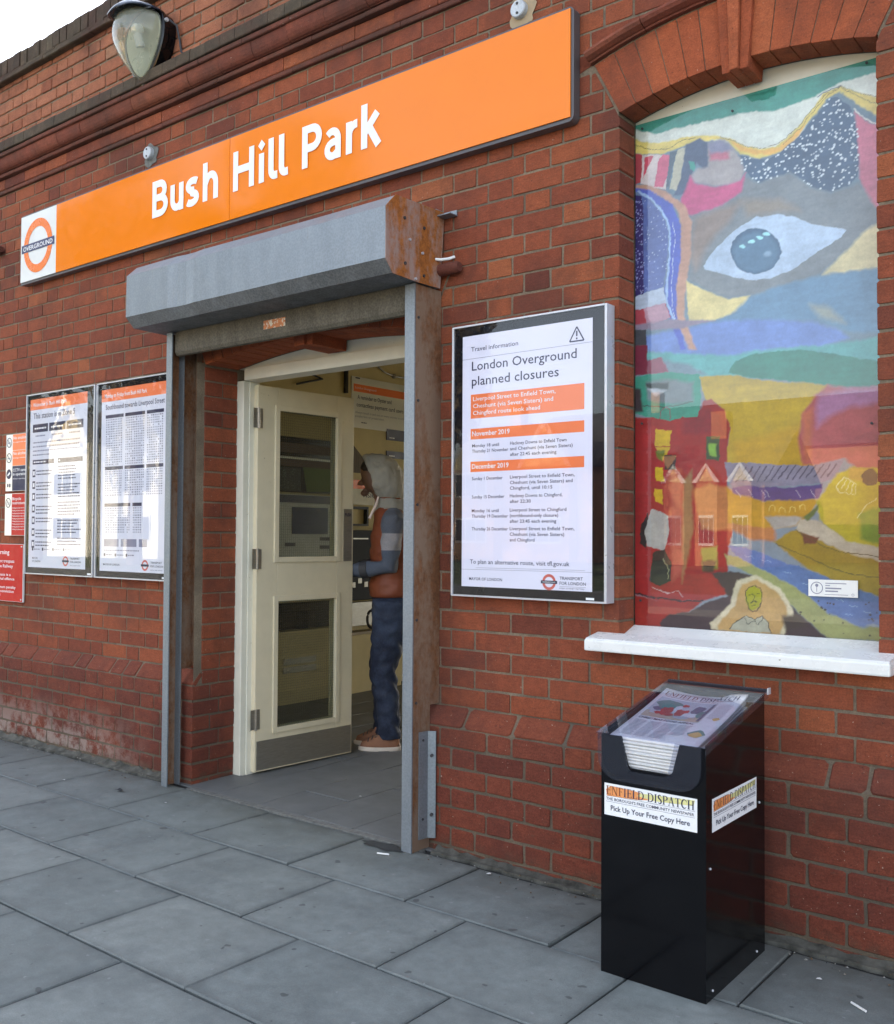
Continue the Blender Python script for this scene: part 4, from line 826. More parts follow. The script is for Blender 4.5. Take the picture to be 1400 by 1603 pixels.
def glyphs(pr):
    pr=Print((0,sy-ltz*.9,0),UX,VZ,NF)
    def done(): pr.build('letter',M['white_ink'],sg); pr.v=[];pr.f=[];pr.mi=[]
    def G(x,paths,w=S,fin=True):
        GG(x,paths,w)
        if fin: done()
    def GG(x,paths,w):
        for q in paths: pr.ribbon([(x+a*H,zb+b*H) for a,b in q],w*H,0,1)
    h=S/2
    G(-4.259,[[(h,0),(h,1)],[(h,1-h),(.34,1-h)]+arcp(.34,.715,.21,.19,90,-90)+[(h,.525)],[(h,h),(.36,h)]+arcp(.36,.31,.245,.215,-90,90)+[(h,.525)]])
    G(-4.107,[[(h,.73),(h,.30)]+arcp(h+.19,.30,.19,.205,180,360)[1:]+[(.47,.73)],[(.47,.73),(.47,0)]])
    G(-3.985,[arcp(.32,.545,.215,.115,40,90,4)+arcp(.30,.535,.19,.125,90,262,10)[1:]+arcp(.26,.205,.215,.13,80,-90,10)+arcp(.24,.205,.2,.13,-90,-140,4)[1:]])
    G(-3.849,[[(h,0),(h,1.0)],[(h,.42)]+arcp(.33,.42,.195,.235,150,0,9)+[(.525,0)]])
    G(-3.622,[[(h,0),(h,1)],[(.70,0),(.70,1)],[(h,.52),(.70,.52)]])
    G(-3.440,[[(h,0),(h,.73)]],S,False); c=(-3.440+h*H,zb+.93*H); pr.poly([(c[0]-.024,c[1]),(c[0],c[1]-.026),(c[0]+.024,c[1]),(c[0],c[1]+.026)],0,1); done()
    for x in (-3.375,-3.305): G(x,[[(h,1.02),(h,.24)]+arcp(h+.14,.24,.14,.155,180,275,6)[1:]+[(h+.23,.09)]])
    G(-3.154,[[(h,0),(h,1)],[(h,1-h),(.34,1-h)]+arcp(.34,.68,.225,.225,90,-90)+[(h,.455)]])
    G(-3.014,[arcp(.25,.47,.19,.18,140,90,4)+arcp(.25,.45,.19,.2,90,0,6)[1:]+[(.44,0)],[(.44,.40),(.30,.40)]+arcp(.27,.235,.18,.16,90,270,9)[1:]+[(.32,.085),(.44,.17)]],S*.92)
    G(-2.885,[[(h,0),(h,.73)],[(h,.45)]+arcp(.33,.42,.235,.225,150,85,6)])
    G(-2.797,[[(h,0),(h,1)],[(h+.03,.37),(.49,.74)],[(.235,.47),(.53,0)]])
glyphs(None)
# ---------------------------------------------------------------- roller shutter
rs=thing('roller_shutter','galvanised roller shutter box with rusty end plate and side guides round the doorway','shutter',(-3.18,-.1,0))
HX0,HX1=-4.030,-2.388
hp=[(-.004,2.476),(-.292,2.468),(-.344,2.416),(-.346,2.222),(-.305,2.176),(-.03,2.172)]
hm=MB(); N_=26; xs=[HX0+(HX1-.004-HX0)*i/N_ for i in range(N_+1)]
def dent(x,k):
    d=math.exp(-((x+3.62)/.05)**2)*.012 + .003*math.sin(x*4.1+k)
    return d if k in (1,2,3) else d*.3
for a,b in zip(xs[:-1],xs[1:]):
    for k in range(5):
        q0,q1=hp[k],hp[k+1]
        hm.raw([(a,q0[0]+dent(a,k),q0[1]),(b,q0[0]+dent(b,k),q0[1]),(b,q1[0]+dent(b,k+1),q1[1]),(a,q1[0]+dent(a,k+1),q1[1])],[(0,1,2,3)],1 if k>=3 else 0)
hm.prism(hp,'x',HX0,HX0+.003)
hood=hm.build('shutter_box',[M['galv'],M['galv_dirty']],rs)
ep=MB().prism([(y,z) for y,z in [(-.003,2.478),(-.294,2.470),(-.346,2.418),(-.348,2.220),(-.306,2.173),(-.16,2.169),(-.028,2.172)]],'x',HX1-.0035,HX1).build('end_plate',M['rust_plate'],rs)
for y,z in ((-.245,2.395),(-.13,2.385),(-.13,2.20),(-.24,2.225)): MB().tube([(HX1,y,z),(HX1+.0045,y,z)],.0062,8).build('bolt',M['dark_gap'],ep)
for y,z in ((-.215,2.32),(-.14,2.285),(-.18,2.178)): MB().tube([(HX1,y,z),(HX1+.006,y,z)],.0055,8).build('bolt',M['alu'],ep)
MB().box(HX1+.0005,-2.325,-.05,-.002,2.452,2.456).box(HX1+.0005,-2.325,-.006,-.002,2.4565,2.476).box(-2.41,HX1-.0045,-.05,-.002,2.4782,2.482).build('fixing_bracket',M['galv'],rs)
# guides: U channels opening towards the doorway
def guide(xo,xi,s):
    m=MB(); x0,x1=min(xo,xi),max(xo,xi)
    m.box(x0,x1,-.164,-.158,.002,2.168); m.box(x0+(.0045 if s>0 else 0),x1-(.0045 if s<0 else 0),-.095,-.090,.002,2.168)
    wx=(x0,x0+.004) if s>0 else (x1-.004,x1)
    gd=m.build('shutter_guide',M['galv'],rs)
    MB().box(wx[0],wx[1],-.1575,-.0575,.002,.548).box(wx[0],wx[1],-.1575,-.002,.5482,2.168).build('guide_web',M['rust_brown'],gd)
    return gd
gL=guide(-3.967,-3.924,1); gR=guide(-2.403,-2.452,-1)
MB().box(-3.962,-3.906,-.004,-.0012,.56,2.16).box(-3.9615,-3.9585,-.0895,-.0042,.56,2.16).box(-3.910,-3.906,-.030,-.0042,.56,2.16).build('fixing_angle',M['rust_brown'],gL)
MB().box(-3.958,-3.930,-.0895,-.0865,.004,.50).build('fixing_angle',M['rust_brown'],gL)
m=MB(); pr=[(-2.4015,-.126),(-2.398,-.126),(-2.391,-.082),(-2.366,-.066),(-2.366,-.0625),(-2.396,-.0785),(-2.4015,-.119)]
n=9; rings=[]
m.prism(pr,'z',.045,.452); mp=m.build('galvanised_repair_plate',M['galv'],gR)
for z in (.36,.135): MB().tube([(-2.378,-.073,z),(-2.373,-.083,z)],.0062,10).build('bolt',M['dark_gap'],mp)
for z in (.42,.12): MB().tube([(-2.3975,-.106,z),(-2.393,-.1075,z)],.005,8).build('bolt',M['dark_gap'],mp)
for z in (.88,.565,1.72,1.32,2.04): MB().tube([(-2.403,-.142,z),(-2.399,-.142,z)],.0052,8).build('bolt',M['dark_gap'],gR)
# bottom rail of the rolled up curtain
m=MB(); m.prism([(-.150,2.117),(-.147,2.168),(-.105,2.168),(-.102,2.085),(-.128,2.056),(-.140,2.060),(-.149,2.075)],'x',-3.922,-2.455)
rail=m.build('bottom_rail',M['galv_rail'],rs)
MB().box(-3.282,-3.143,-.1525,-.1512,2.102,2.140).build('sticker',plain('peeling_orange_sticker',(.50,.17,.06),.6,var=.2,scale=60,spot=((.6,.52,.42),.53,70)),rail)
for k in range(3):
    m=MB(); m.tube([(-3.92,-.127,2.172+k*.03-.0),(-2.456,-.127,2.172+k*.03)],.016,8)
    m.build('shutter_slat',M['galv_rail'],rs)
# ---------------------------------------------------------------- poster cases
def case(x0,x1,z0,z1,label,side=.008,yb=-.052):
    t=thing('poster_case',label,'poster case',((x0+x1)/2,0,z0),'slim wall poster cases')
    f=MB(); f.box(x0,x0+side,yb-.006,-.004,z0,z1,bev=.0015); f.box(x1-.010,x1,yb-.006,-.004,z0,z1,bev=.0015); f.box(x0+side+.0001,x1-.0101,yb-.006,-.004,z0,z0+.006); f.box(x0+side+.0001,x1-.0101,yb-.006,-.004,z1-.006,z1)
    f.build('frame',M['alu'],t); MB().box(x0+side+.0002,x1-.0102,yb+.002,-.006,z0+.0062,z1-.0062).build('black_border',M['black'],t)
    MB().box(x0+side+.0004,x1-.0104,yb-.0048,yb-.0028,z0+.0065,z1-.0065).build('cover_glass',M['cover'],t)
    return t
pc=case(-2.304,-1.632,.974,2.001,'black bordered travel information poster case between the doorway and the mural')
py=-.0508
MB().box(-2.257,-1.692,py,-.0502,1.012,1.960).build('paper',M['paper'],pc)
p=Print((0,py-.0002,0),UX,VZ,NF); I,Gk,Or,W_,Rd=0,1,2,3,4
p.text('Travel information',-2.217,1.900,.0175,.215,.006,I)
p.ribbon([(-2.257,1.872),(-1.692,1.876)],.0016,Gk,1)
for a,b in (((-1.784,1.886),(-1.755,1.936)),((-1.755,1.936),(-1.726,1.886)),((-1.726,1.886),(-1.784,1.886))): p.ribbon([a,b],.0050,I,1)
p.ribbon([(-1.755,1.922),(-1.755,1.903)],.006,I,1); p.ring(-1.755,1.895,.0036,0,I,1,10)
p.text('London Overground',-2.213,1.827,.036,.458,.006,I); p.text('planned closures',-2.213,1.770,.036,.385,.006,I)
p.rect(-2.217,1.645,-1.724,1.736,Or,1); p.rect(-2.217,1.566,-1.724,1.606,Or,1); p.rect(-2.217,1.443,-1.724,1.482,Or,1)
for k,(t,w) in enumerate((('Liverpool Street to Enfield Town,',.365),('Cheshunt (via Seven Sisters) and',.355),('Chingford route look ahead',.30))): p.text(t,-2.206,1.711-.0265*k,.0165,w,.007,W_,2)
p.text('November 2019',-2.210,1.579,.0185,.172,.014,W_,2); p.text('December 2019',-2.210,1.455,.0185,.168,.014,W_,2)
def blk(z,l,r):
    for k,t in enumerate(l): p.text(t,-2.210,z-.0205*k,.0125,len(t)*.0083,.009,I)
    for k,t in enumerate(r): p.text(t,-2.036,z+.001-.0205*k,.0125,len(t)*.0083,.009,I)
blk(1.536,['Monday 18 until','Thursday 21 November'],['Hackney Downs to Enfield Town','and Cheshunt (via Seven Sisters)','after 22:45 each evening'])
blk(1.412,['Sunday 1 December'],['Liverpool Street to Enfield Town,','Cheshunt (via Seven Sisters) and','Chingford, until 10:15'])
blk(1.343,['Sunday 15 December'],['Hackney Downs to Chingford,','after 22:30'])
blk(1.291,['Monday 16 until','Thursday 19 December'],['Liverpool Street to Chingford','(northbound-only closure)','after 23:45 each evening'])
blk(1.223,['Thursday 26 December'],['Liverpool Street to Enfield Town,','Cheshunt (via Seven Sisters)','and Chingford'])
p.text('To plan an alternative route, visit tfl.gov.uk',-2.217,1.098,.0165,.435,.005,I)
p.ribbon([(-2.19,1.083),(-1.72,1.085)],.0012,Gk,1); p.ribbon([(-2.257,1.076),(-1.692,1.079)],.0012,Gk,1)
p.text('MAYOR OF LONDON',-2.221,1.036,.0115,.152,.008,I)
p.ring(-1.866,1.040,.0285,.0185,Rd,1,32); p.rect(-1.900,1.0345,-1.832,1.0455,I,2); p.text('OVERGROUND',-1.893,1.0375,.005,.054,.0,W_,3)
p.text('TRANSPORT',-1.822,1.050,.0115,.094,.008,I); p.text('FOR LONDON',-1.822,1.0325,.0115,.106,.008,I); p.ribbon([(-1.822,1.026),(-1.716,1.026)],.0008,I,1); p.text('EVERY JOURNEY MATTERS',-1.822,1.0175,.005,.1,.0,I)
INKS=[M['ink'],M['grey_ink'],M['or_print'],M['white_ink'],plain('roundel_red',(.60,.12,.10),.4,var=.02)]
p.build('printed_notice',INKS,pc)
MB().box(-1.712,-1.680,-.0582,-.0579,.984,.992).build('asset_label',M['white_ink'],pc)
def words(p,x0,x1,z,h,mi=1,dens=.8):
    x=x0
    while x<x1-.004:
        w=random.uniform(.006,.022); w=min(w,x1-x); p.rect(x,z,x+w,z+h,mi,1); x+=w+.004
pa=case(-5.466,-4.752,.967,2.008,'left poster case of the pair beside the shutter showing station zone information')
MB().box(-5.429,-4.833,py,-.0502,1.007,1.978).build('paper',M['paper_dull'],pa)
p=Print((0,py-.0002,0),UX,VZ,NF)
p.rect(-5.429,1.916,-4.833,1.978,2,1); p.text('Welcome to Bush Hill Park',-5.40,1.935,.022,.36,.012,3,2)
p.text('This station is in Zone 5',-5.395,1.865,.034,.44,.008,0)
for a,b in ((-5.40,-5.235),(-5.222,-5.05),(-5.04,-4.87)): p.rect(a,1.785,b,1.832,0,1); words(p,a+.02,b-.02,1.803,.009,3); words(p,a+.03,b-.03,1.76,.008)
for k in range(4): words(p,-5.395,-4.90 if k<3 else -5.2,1.722-.024*k,.0075)
p.rect(-5.395,1.600,-5.165,1.626,0,1); p.rect(-5.125,1.600,-4.872,1.626,0,1); words(p,-5.385,-5.25,1.609,.008,3); words(p,-5.115,-4.97,1.609,.008,3)
for k in range(7):
    z=1.545-.068*k; p.rect(-5.395,z-.018,-5.365,z+.026,0,1); p.rect(-5.389,z-.008,-5.371,z+.016,3,2)
    for j in range(3 if k%2 else 2): words(p,-5.352,-5.18-.02*j,z+.012-.019*j,.0065,0)
z=1.575
for k in range(27):
    if k%6!=5: words(p,-5.12,random.uniform(-4.95,-4.88),z,.0065,0)
    z-=.0168
for k in range(4): p.rect(-5.39+.11*k,1.103,-5.374+.11*k,1.12,0,1); words(p,-5.368+.11*k,-5.30+.11*k,1.108,.006)
p.text('MAYOR',-5.385,1.055,.011,.06,.008,0); p.text('OF LONDON',-5.385,1.037,.011,.09,.008,0)
p.ring(-5.03,1.048,.028,.018,4,1,32); p.rect(-5.064,1.0425,-4.996,1.0535,0,2); p.text('TRANSPORT',-4.982,1.058,.011,.094,.008,0); p.text('FOR LONDON',-4.982,1.040,.011,.106,.008,0); p.text('EVERY JOURNEY MATTERS',-4.982,1.023,.005,.1,0,0)
p.build('printed_notice',INKS,pa)
MB().box(-4.80,-4.765,-.0582,-.0579,.978,.988).build('asset_label',M['white_ink'],pa)
pb=case(-4.735,-4.060,.967,2.008,'right poster case of the pair beside the shutter showing a southbound timetable')
MB().box(-4.694,-4.100,py,-.0502,1.005,1.970).build('paper',M['paper_dull'],pb)
p=Print((0,py-.0002,0),UX,VZ,NF)
p.rect(-4.694,1.905,-4.100,1.970,2,1); p.text('Monday to Friday from Bush Hill Park',-4.665,1.925,.022,.38,.012,3,2)
p.text('Southbound towards Liverpool Street',-4.655,1.862,.028,.52,.008,0)
def tt(z1,z0,segs):
    for a,b in segs:
        p.rect(a,z1,b,z1+.018,0,1); x=a+.006
        while x<b-.006:
            z=z1-.012
            while z>z0: 
                if random.random()<.93: p.rect(x,z,x+.0075,z+.0062,1 if random.random()<.75 else 0,1)
                z-=.0125
            x+=.0155
tt(1.815,1.56,[(-4.655,-4.49),(-4.475,-4.30),(-4.285,-4.14)]); tt(1.54,1.40,[(-4.655,-4.49),(-4.475,-4.30),(-4.285,-4.14)]); tt(1.345,1.20,[(-4.655,-4.42),(-4.40,-4.32)])
for a,b in ((-4.655,-4.52),(-4.50,-4.36),(-4.34,-4.27)): p.rect(a,1.135,b,1.175,1,1)
words(p,-4.655,-4.33,1.112,.006)
for k in range(3): p.rect(-4.655+.1*k,1.083,-4.640+.1*k,1.099,0,1); words(p,-4.634+.1*k,-4.575+.1*k,1.088,.006)
p.text('MAYOR OF LONDON',-4.66,1.035,.011,.15,.008,0); p.ring(-4.285,1.042,.028,.018,4,1,32); p.rect(-4.319,1.0365,-4.251,1.0475,0,2); p.text('TRANSPORT',-4.237,1.052,.011,.094,.008,0); p.text('FOR LONDON',-4.237,1.034,.011,.106,.008,0); p.text('EVERY JOURNEY MATTERS',-4.237,1.017,.005,.1,0,0)
p.build('printed_notice',INKS,pb)
MB().box(-4.13,-4.095,-.0582,-.0579,.978,.988).build('asset_label',M['white_ink'],pb)
# small enamel notices at the left edge
def notice(label,x0,x1,z0,z1,bands,items,screws=()):
    t=thing('enamel_notice',label,'notice',((x0+x1)/2,0,z0),'small enamel notices left of the poster cases')
    MB().box(x0,x1,-.018,-.006,z0,z1,bev=.001).build('plate',M['white_enamel'],t)
    p=Print((0,-.0184,0),UX,VZ,NF)
    for a,b,c,d,mi in bands: p.rect(a,c,b,d,mi,0)
    for it in items: p.text(*it[:5],.006,it[5],1)
    p.build('printing',[M['white_ink'],M['or_print'],M['ink'],M['red_sign']],t)
    MB().box(x0+.01,x1-.01,-.006,-.0005,z0+.01,z1-.01).build('mounting',M['dark_gap'],t)
    for a,b in screws: MB().tube([(a,-.0185,b),(a,-.0225,b)],.005,8).build('screw',M['alu'],t)
    return t
n1=notice('white strip notice with no smoking, no alcohol and camera pictograms',-5.768,-5.485,1.455,1.797,
 [(-5.690,-5.487,1.70,1.795,1),(-5.690,-5.487,1.607,1.698,1),(-5.690,-5.487,1.457,1.605,2)],
 [('No smoking',-5.683,1.765,.019,.16,0),('It is against the law',-5.683,1.745,.007,.15,0),('No alcohol',-5.683,1.672,.019,.15,0),('Drinking is not allowed',-5.683,1.65,.007,.16,0),('CCTV cameras',-5.683,1.572,.018,.19,0),('in operation',-5.683,1.548,.018,.16,0),('24 hour recording',-5.683,1.525,.007,.14,0)])
p=Print((0,-.0187,0),UX,VZ,NF)
for z in (1.748,1.655): p.ring(-5.730,z,.030,.025,0,1,24); p.ribbon([(-5.751,z+.021),(-5.709,z-.021)],.004,0,1); p.rect(-5.745,z-.006,-5.715,z+.002,1,1)
p.ring(-5.730,1.558,.030,0,0,1,24); p.poly([(-5.748,1.552),(-5.720,1.572),(-5.714,1.560),(-5.740,1.545)],2,2); p.rect(-5.748,1.480,-5.733,1.500,0,1); p.rect(-5.724,1.478,-5.709,1.500,0,1)
p.build('pictogram',[M['ink'],M['grey_ink'],M['white_ink']],n1)
n2=notice('tall red and white bicycle restriction notice',-5.772,-5.482,1.188,1.440,[(-5.690,-5.484,1.190,1.438,3)],
 [('Bicycle',-5.683,1.400,.018,.10,0),('restrictions',-5.683,1.375,.018,.15,0)]+[('Folding bicycles may be used',-5.683,1.350-.016*k,.0075,.17,0) for k in range(9)])
p=Print((0,-.0187,0),UX,VZ,NF); p.ring(-5.732,1.385,.030,.025,0,1,24); p.ribbon([(-5.753,1.406),(-5.711,1.364)],.004,0,1); p.ring(-5.743,1.380,.009,.007,1,1,12); p.ring(-5.721,1.380,.009,.007,1,1,12); p.build('pictogram',[M['ink'],M['grey_ink']],n2)
n3=notice('solid red warning notice against trespass on the railway',-5.93,-5.549,.793,1.137,[(-5.928,-5.551,.795,1.135,3)],
 [('Warning',-5.90,1.075,.028,.19,0),('Do not trespass',-5.90,1.025,.020,.25,0),('on the Railway',-5.90,.995,.020,.235,0),('Trespass is a',-5.90,.945,.017,.21,0),('criminal offence',-5.90,.920,.017,.255,0),('Maximum penalty',-5.90,.870,.017,.27,0),('upon conviction',-5.90,.845,.017,.25,0),('£1,000',-5.90,.820,.017,.09,0)],((-5.563,1.122),(-5.563,.808)))
# ---------------------------------------------------------------- wall lamp, discs, pipes, cables
wl=thing('wall_lamp','black bulkhead wall lamp with a clear tapering lens high on the parapet','lamp',(-4.30,0,3.49))
LX,LZB,LZT=-4.300,3.485,3.905
def lens_ring(t,y,grow=0.0):
    """outline of the lamp at depth y: t 0..1 size; closed loop, wide round top and narrow bottom"""
    pts=[]
    for k in range(28):
        a=2*math.pi*k/28; cx=math.sin(a); cz=math.cos(a)
        w=.158*t+grow; top=LZT-.15; 
        if cz>=0: x=LX+cx*w; z=top+cz*.135*t+grow*cz
        else:
            s_=-cz; x=LX+cx*w*(1-.35*s_**2.2); z=top-(s_**1.15)*(.235*t+grow)
        dd=max(0,min(1,(z-LZB)/(LZT-LZB))); pts.append((x,-.085+(y+.085)*(.10+.90*dd**.8) if y<-.1 else y,z))
    return pts
b=MB(); b.loft([lens_ring(1,-.006),lens_ring(1,-.055),lens_ring(1.09,-.062),lens_ring(1.09,-.085),lens_ring(1.02,-.092)]); b.build('lamp_base',M['acrylic_black'],wl,smooth=True)
def cap_ring(k):
    t=1-k*.93; return t
rg=[]
for k,(t,y,dz) in enumerate(((.985,-.092,0),(.965,-.14,-.004),(.90,-.19,-.012),(.78,-.228,-.022),(.58,-.252,-.035),(.3,-.264,-.05),(.05,-.268,-.06))):
    rg.append([(x,y_,z+dz) for x,y_,z in lens_ring(t,y)])
m=MB(); m.loft(rg); m.build('lens',glass('ribbed_lamp_lens',(.84,.85,.76),1.5,.08,alpha=.30,acol=(.50,.50,.40),gain=1.6),wl,smooth=True)
m=MB(); hr=[]
for (t,y,dz) in ((1.05,-.092,.006),(1.04,-.14,.004),(.99,-.19,.001),(.90,-.228,-.004),(.78,-.250,-.008),(.65,-.262,-.012)):
    am=math.acos(.082/(.135*t)); top=LZT-.15; q_=[]
    for k in range(15):
        a=-am+2*am*k/14; z=top+math.cos(a)*.135*t+dz; q_.append((LX+math.sin(a)*.160*t*(1.0+.5*(1-math.cos(a))*.3),y,z))
    hr.append(q_)
n=len(hr[0]); vv=[p for r_ in hr for p in r_]; 
ff=[(i*n+k,i*n+k+1,(i+1)*n+k+1,(i+1)*n+k) for i in range(len(hr)-1) for k in range(n-1) ]
m.raw(vv,ff); o=m.build('lamp_hood',plain('blue_black_lamp_cap',(.02,.032,.06),.25,coat=.4),wl,smooth=True)
sm=o.modifiers.new('t','SOLIDIFY'); sm.thickness=.006
MB().loft([[(x,y+.004,z) for x,y,z in lens_ring(.93,-.0955)],[(x,y+.004,z) for x,y,z in lens_ring(.90,-.100)]]).build('reflector',plain('lamp_reflector',(.46,.46,.38),.3,.2),wl)
MB().ball((LX+.02,-.14,3.76),.032,12,8).tube([(LX+.02,-.14,3.74),(LX+.02,-.12,3.68)],.022,10).build('bulb',M['paper_dull'],wl,smooth=True)
MB().tube([(LX+.165,-.075,3.79),(LX+.178,-.075,3.79)],.010,8).build('catch',M['alu'],wl)
cb=thing('lamp_cable','thin dark cable hanging from the wall lamp to a small white clip','cable',(-4.1,0,3.6))
MB().tube([(LX+.165,-.055,3.80),(-4.105,-.030,3.77),(-4.10,-.014,3.70),(-4.09,-.012,3.64),(-4.06,-.012,3.612),(-4.015,-.012,3.603)],.0055,8).build('flex',M['dark_gap'],cb,smooth=True)
MB().box(-4.02,-3.945,-.024,-.001,3.593,3.618,bev=.003).tube([(-4.045,-.012,3.604),(-4.02,-.012,3.604)],.010,8).build('cable_clip',M['white_enamel'],cb)
def disc(x,z,label):
    t=thing('junction_box',label,'junction box',(x,0,z),'round conduit boxes on the brickwork')
    MB().tube([(x,-.001,z),(x,-.022,z),(x,-.026,z)],[.033,.033,.030],20).build('lid',galv_mat('grey_conduit_lid_%d'%int(abs(x)*10),(.5,.53,.56),.5,.2),t)
    for dz in (-.018,.018): MB().tube([(x,-.026,z+dz),(x,-.029,z+dz)],.005,8).build('screw',M['dark_gap'],t)
    n=22; MB().raw([(x+(.055+.012*math.sin(k*1.1))*math.cos(2*math.pi*k/n)+.01,-.0035,z-.01+(.06+.012*math.cos(k*.9))*math.sin(2*math.pi*k/n)) for k in range(n)],[tuple(range(n))]).build('mortar_patch',M['joint_light'] if x<-3 else plain('buff_mortar_patch',(.40,.30,.19),.9,bump=.5),t)
disc(-4.355,3.185,'small round metal conduit box above the word Bush on the sign'); disc(-2.03,3.168,'small round metal conduit box above the right end of the sign')
def spout(x,z,label,l=.09):
    t=thing('pipe_stub',label,'pipe',(x,0,z),'short clay pipe stubs in the wall')
    MB().tube([(x-.115,-.028,z),(x-.03,-.028,z),(x-.012,-.028,z),(x,-.028,z)],[.024,.024,.023,.018],14).build('pipe',M['terracotta'],t,smooth=True)
spout(-2.292,2.243,'short red clay pipe stub behind the rusty end of the shutter box'); spout(-5.845,2.945,'short red clay pipe stub at the left edge below the sign roundel')
wc=thing('white_cable','short white cable looping from the shutter box into the wall','cable',(-2.36,-.03,2.29))
MB().tube([(-2.40,-.06,2.283),(-2.372,-.046,2.279),(-2.35,-.026,2.283),(-2.338,-.002,2.294)],.006,8).build('flex',M['white_enamel'],wc,smooth=True)
# ---------------------------------------------------------------- newspaper dispenser
nd=thing('newspaper_dispenser','tall black acrylic newspaper dispenser with sloping clear lid standing against the wall','dispenser',(-1.20,-.375,0))
BX0,BX1,BY0,BY1=-1.355,-1.048,-.584,-.170; BT=.654
# front panel with U notch
def unotch(x0,x1,z0,z1,nx0,nx1,nz,r,rb=0,slant=.018,n=6):
    P=[]
    if rb: P+=[(x0+rb-rb*math.sin(R(90*(n-i)/n))-0, z0+rb-rb*math.cos(R(90*(n-i)/n))) for i in range(n+1)]+[(x1-rb+rb*math.sin(R(90*i/n)), z0+rb-rb*math.cos(R(90*i/n))) for i in range(n+1)]
    else: P+=[(x0,z0),(x1,z0)]
    P+=[(x1,z1),(nx1+slant,z1)]
    P+=[(nx1-r+r*math.cos(R(-90*i/n)),nz+r+r*math.sin(R(-90*i/n))) for i in range(n+1)]
    P+=[(nx0+r-r*math.sin(R(90*i/n)),nz+r-r*math.cos(R(90*i/n))) for i in range(n+1)]
    P+=[(nx0-slant,z1),(x0,z1)]
    return P
def notch_panel(P,y0,y1,mi=0):
    m=MB(); m.prism(P,'y',y0,y1,mi); return m
notch_panel(unotch(BX0,BX1,.0,BT,-1.275,-1.140,.572,.014),BY0,BY0+.005).build('front_panel',M['acrylic_black'],nd)
for x in (BX0,BX1-.005): MB().prism([(BY0+.0052,0),(BY1,0),(BY1,.747),(BY0+.0052,.661)],'x',x,x+.005).build('side_panel',M['acrylic_black'],nd)
MB().box(BX0+.0052,BX1-.0052,BY1-.005,BY1,0,.746).build('back_panel',M['acrylic_black'],nd)
MB().box(BX0+.0052,BX1-.0052,BY0+.0052,BY1-.0052,.520,.525).build('shelf',M['acrylic_black'],nd)
for x,y,z in ((BX1,-.545,.022),(BX1,-.235,.022),(BX1,-.56,.34),(BX1,-.215,.44)): MB().ball((x+.001,y,z),.0035,8,6).build('screw',M['alu'],nd)
lz=lambda y:.662+(y+.61)*(.757-.662)/.452
def slope_box(m,x0,x1,y0,y1,t,dz=0):
    v=[(x0,y0,lz(y0)+dz),(x1,y0,lz(y0)+dz),(x1,y1,lz(y1)+dz),(x0,y1,lz(y1)+dz)]; v+=[(a,b,c-t) for a,b,c in v]
    m.raw(v,[(0,1,2,3),(7,6,5,4),(0,4,5,1),(1,5,6,2),(2,6,7,3),(3,7,4,0)]); return m
LX0,LX1=-1.3585,-1.040
m=slope_box(MB(),LX0,LX1,-.606,-.155,.003); lid=m.build('clear_lid',M['clear_plastic'],nd)
slope_box(MB(),LX1-.003,LX1,-.600,-.158,.020,-.0035).build('lid_edge',M['clear_plastic'],lid)
slope_box(MB(),LX0,LX0+.003,-.600,-.158,.020,-.0035).build('lid_edge',M['clear_plastic'],lid)
MB().tube([(LX0,-.152,.752),(LX1,-.152,.752)],.006,8).build('lid_hinge',M['acrylic_black'],lid)
MB().box(LX1,LX1+.004,-.170,-.150,.744,.762).build('hinge_cap',M['alu'],lid)
P=unotch(-1.3585,-1.056,.535,.659,-1.268,-1.147,.566,.016,rb=.062); notch_panel(P,-.598,-.5945).build('front_cover',M['clear_plastic'],nd)
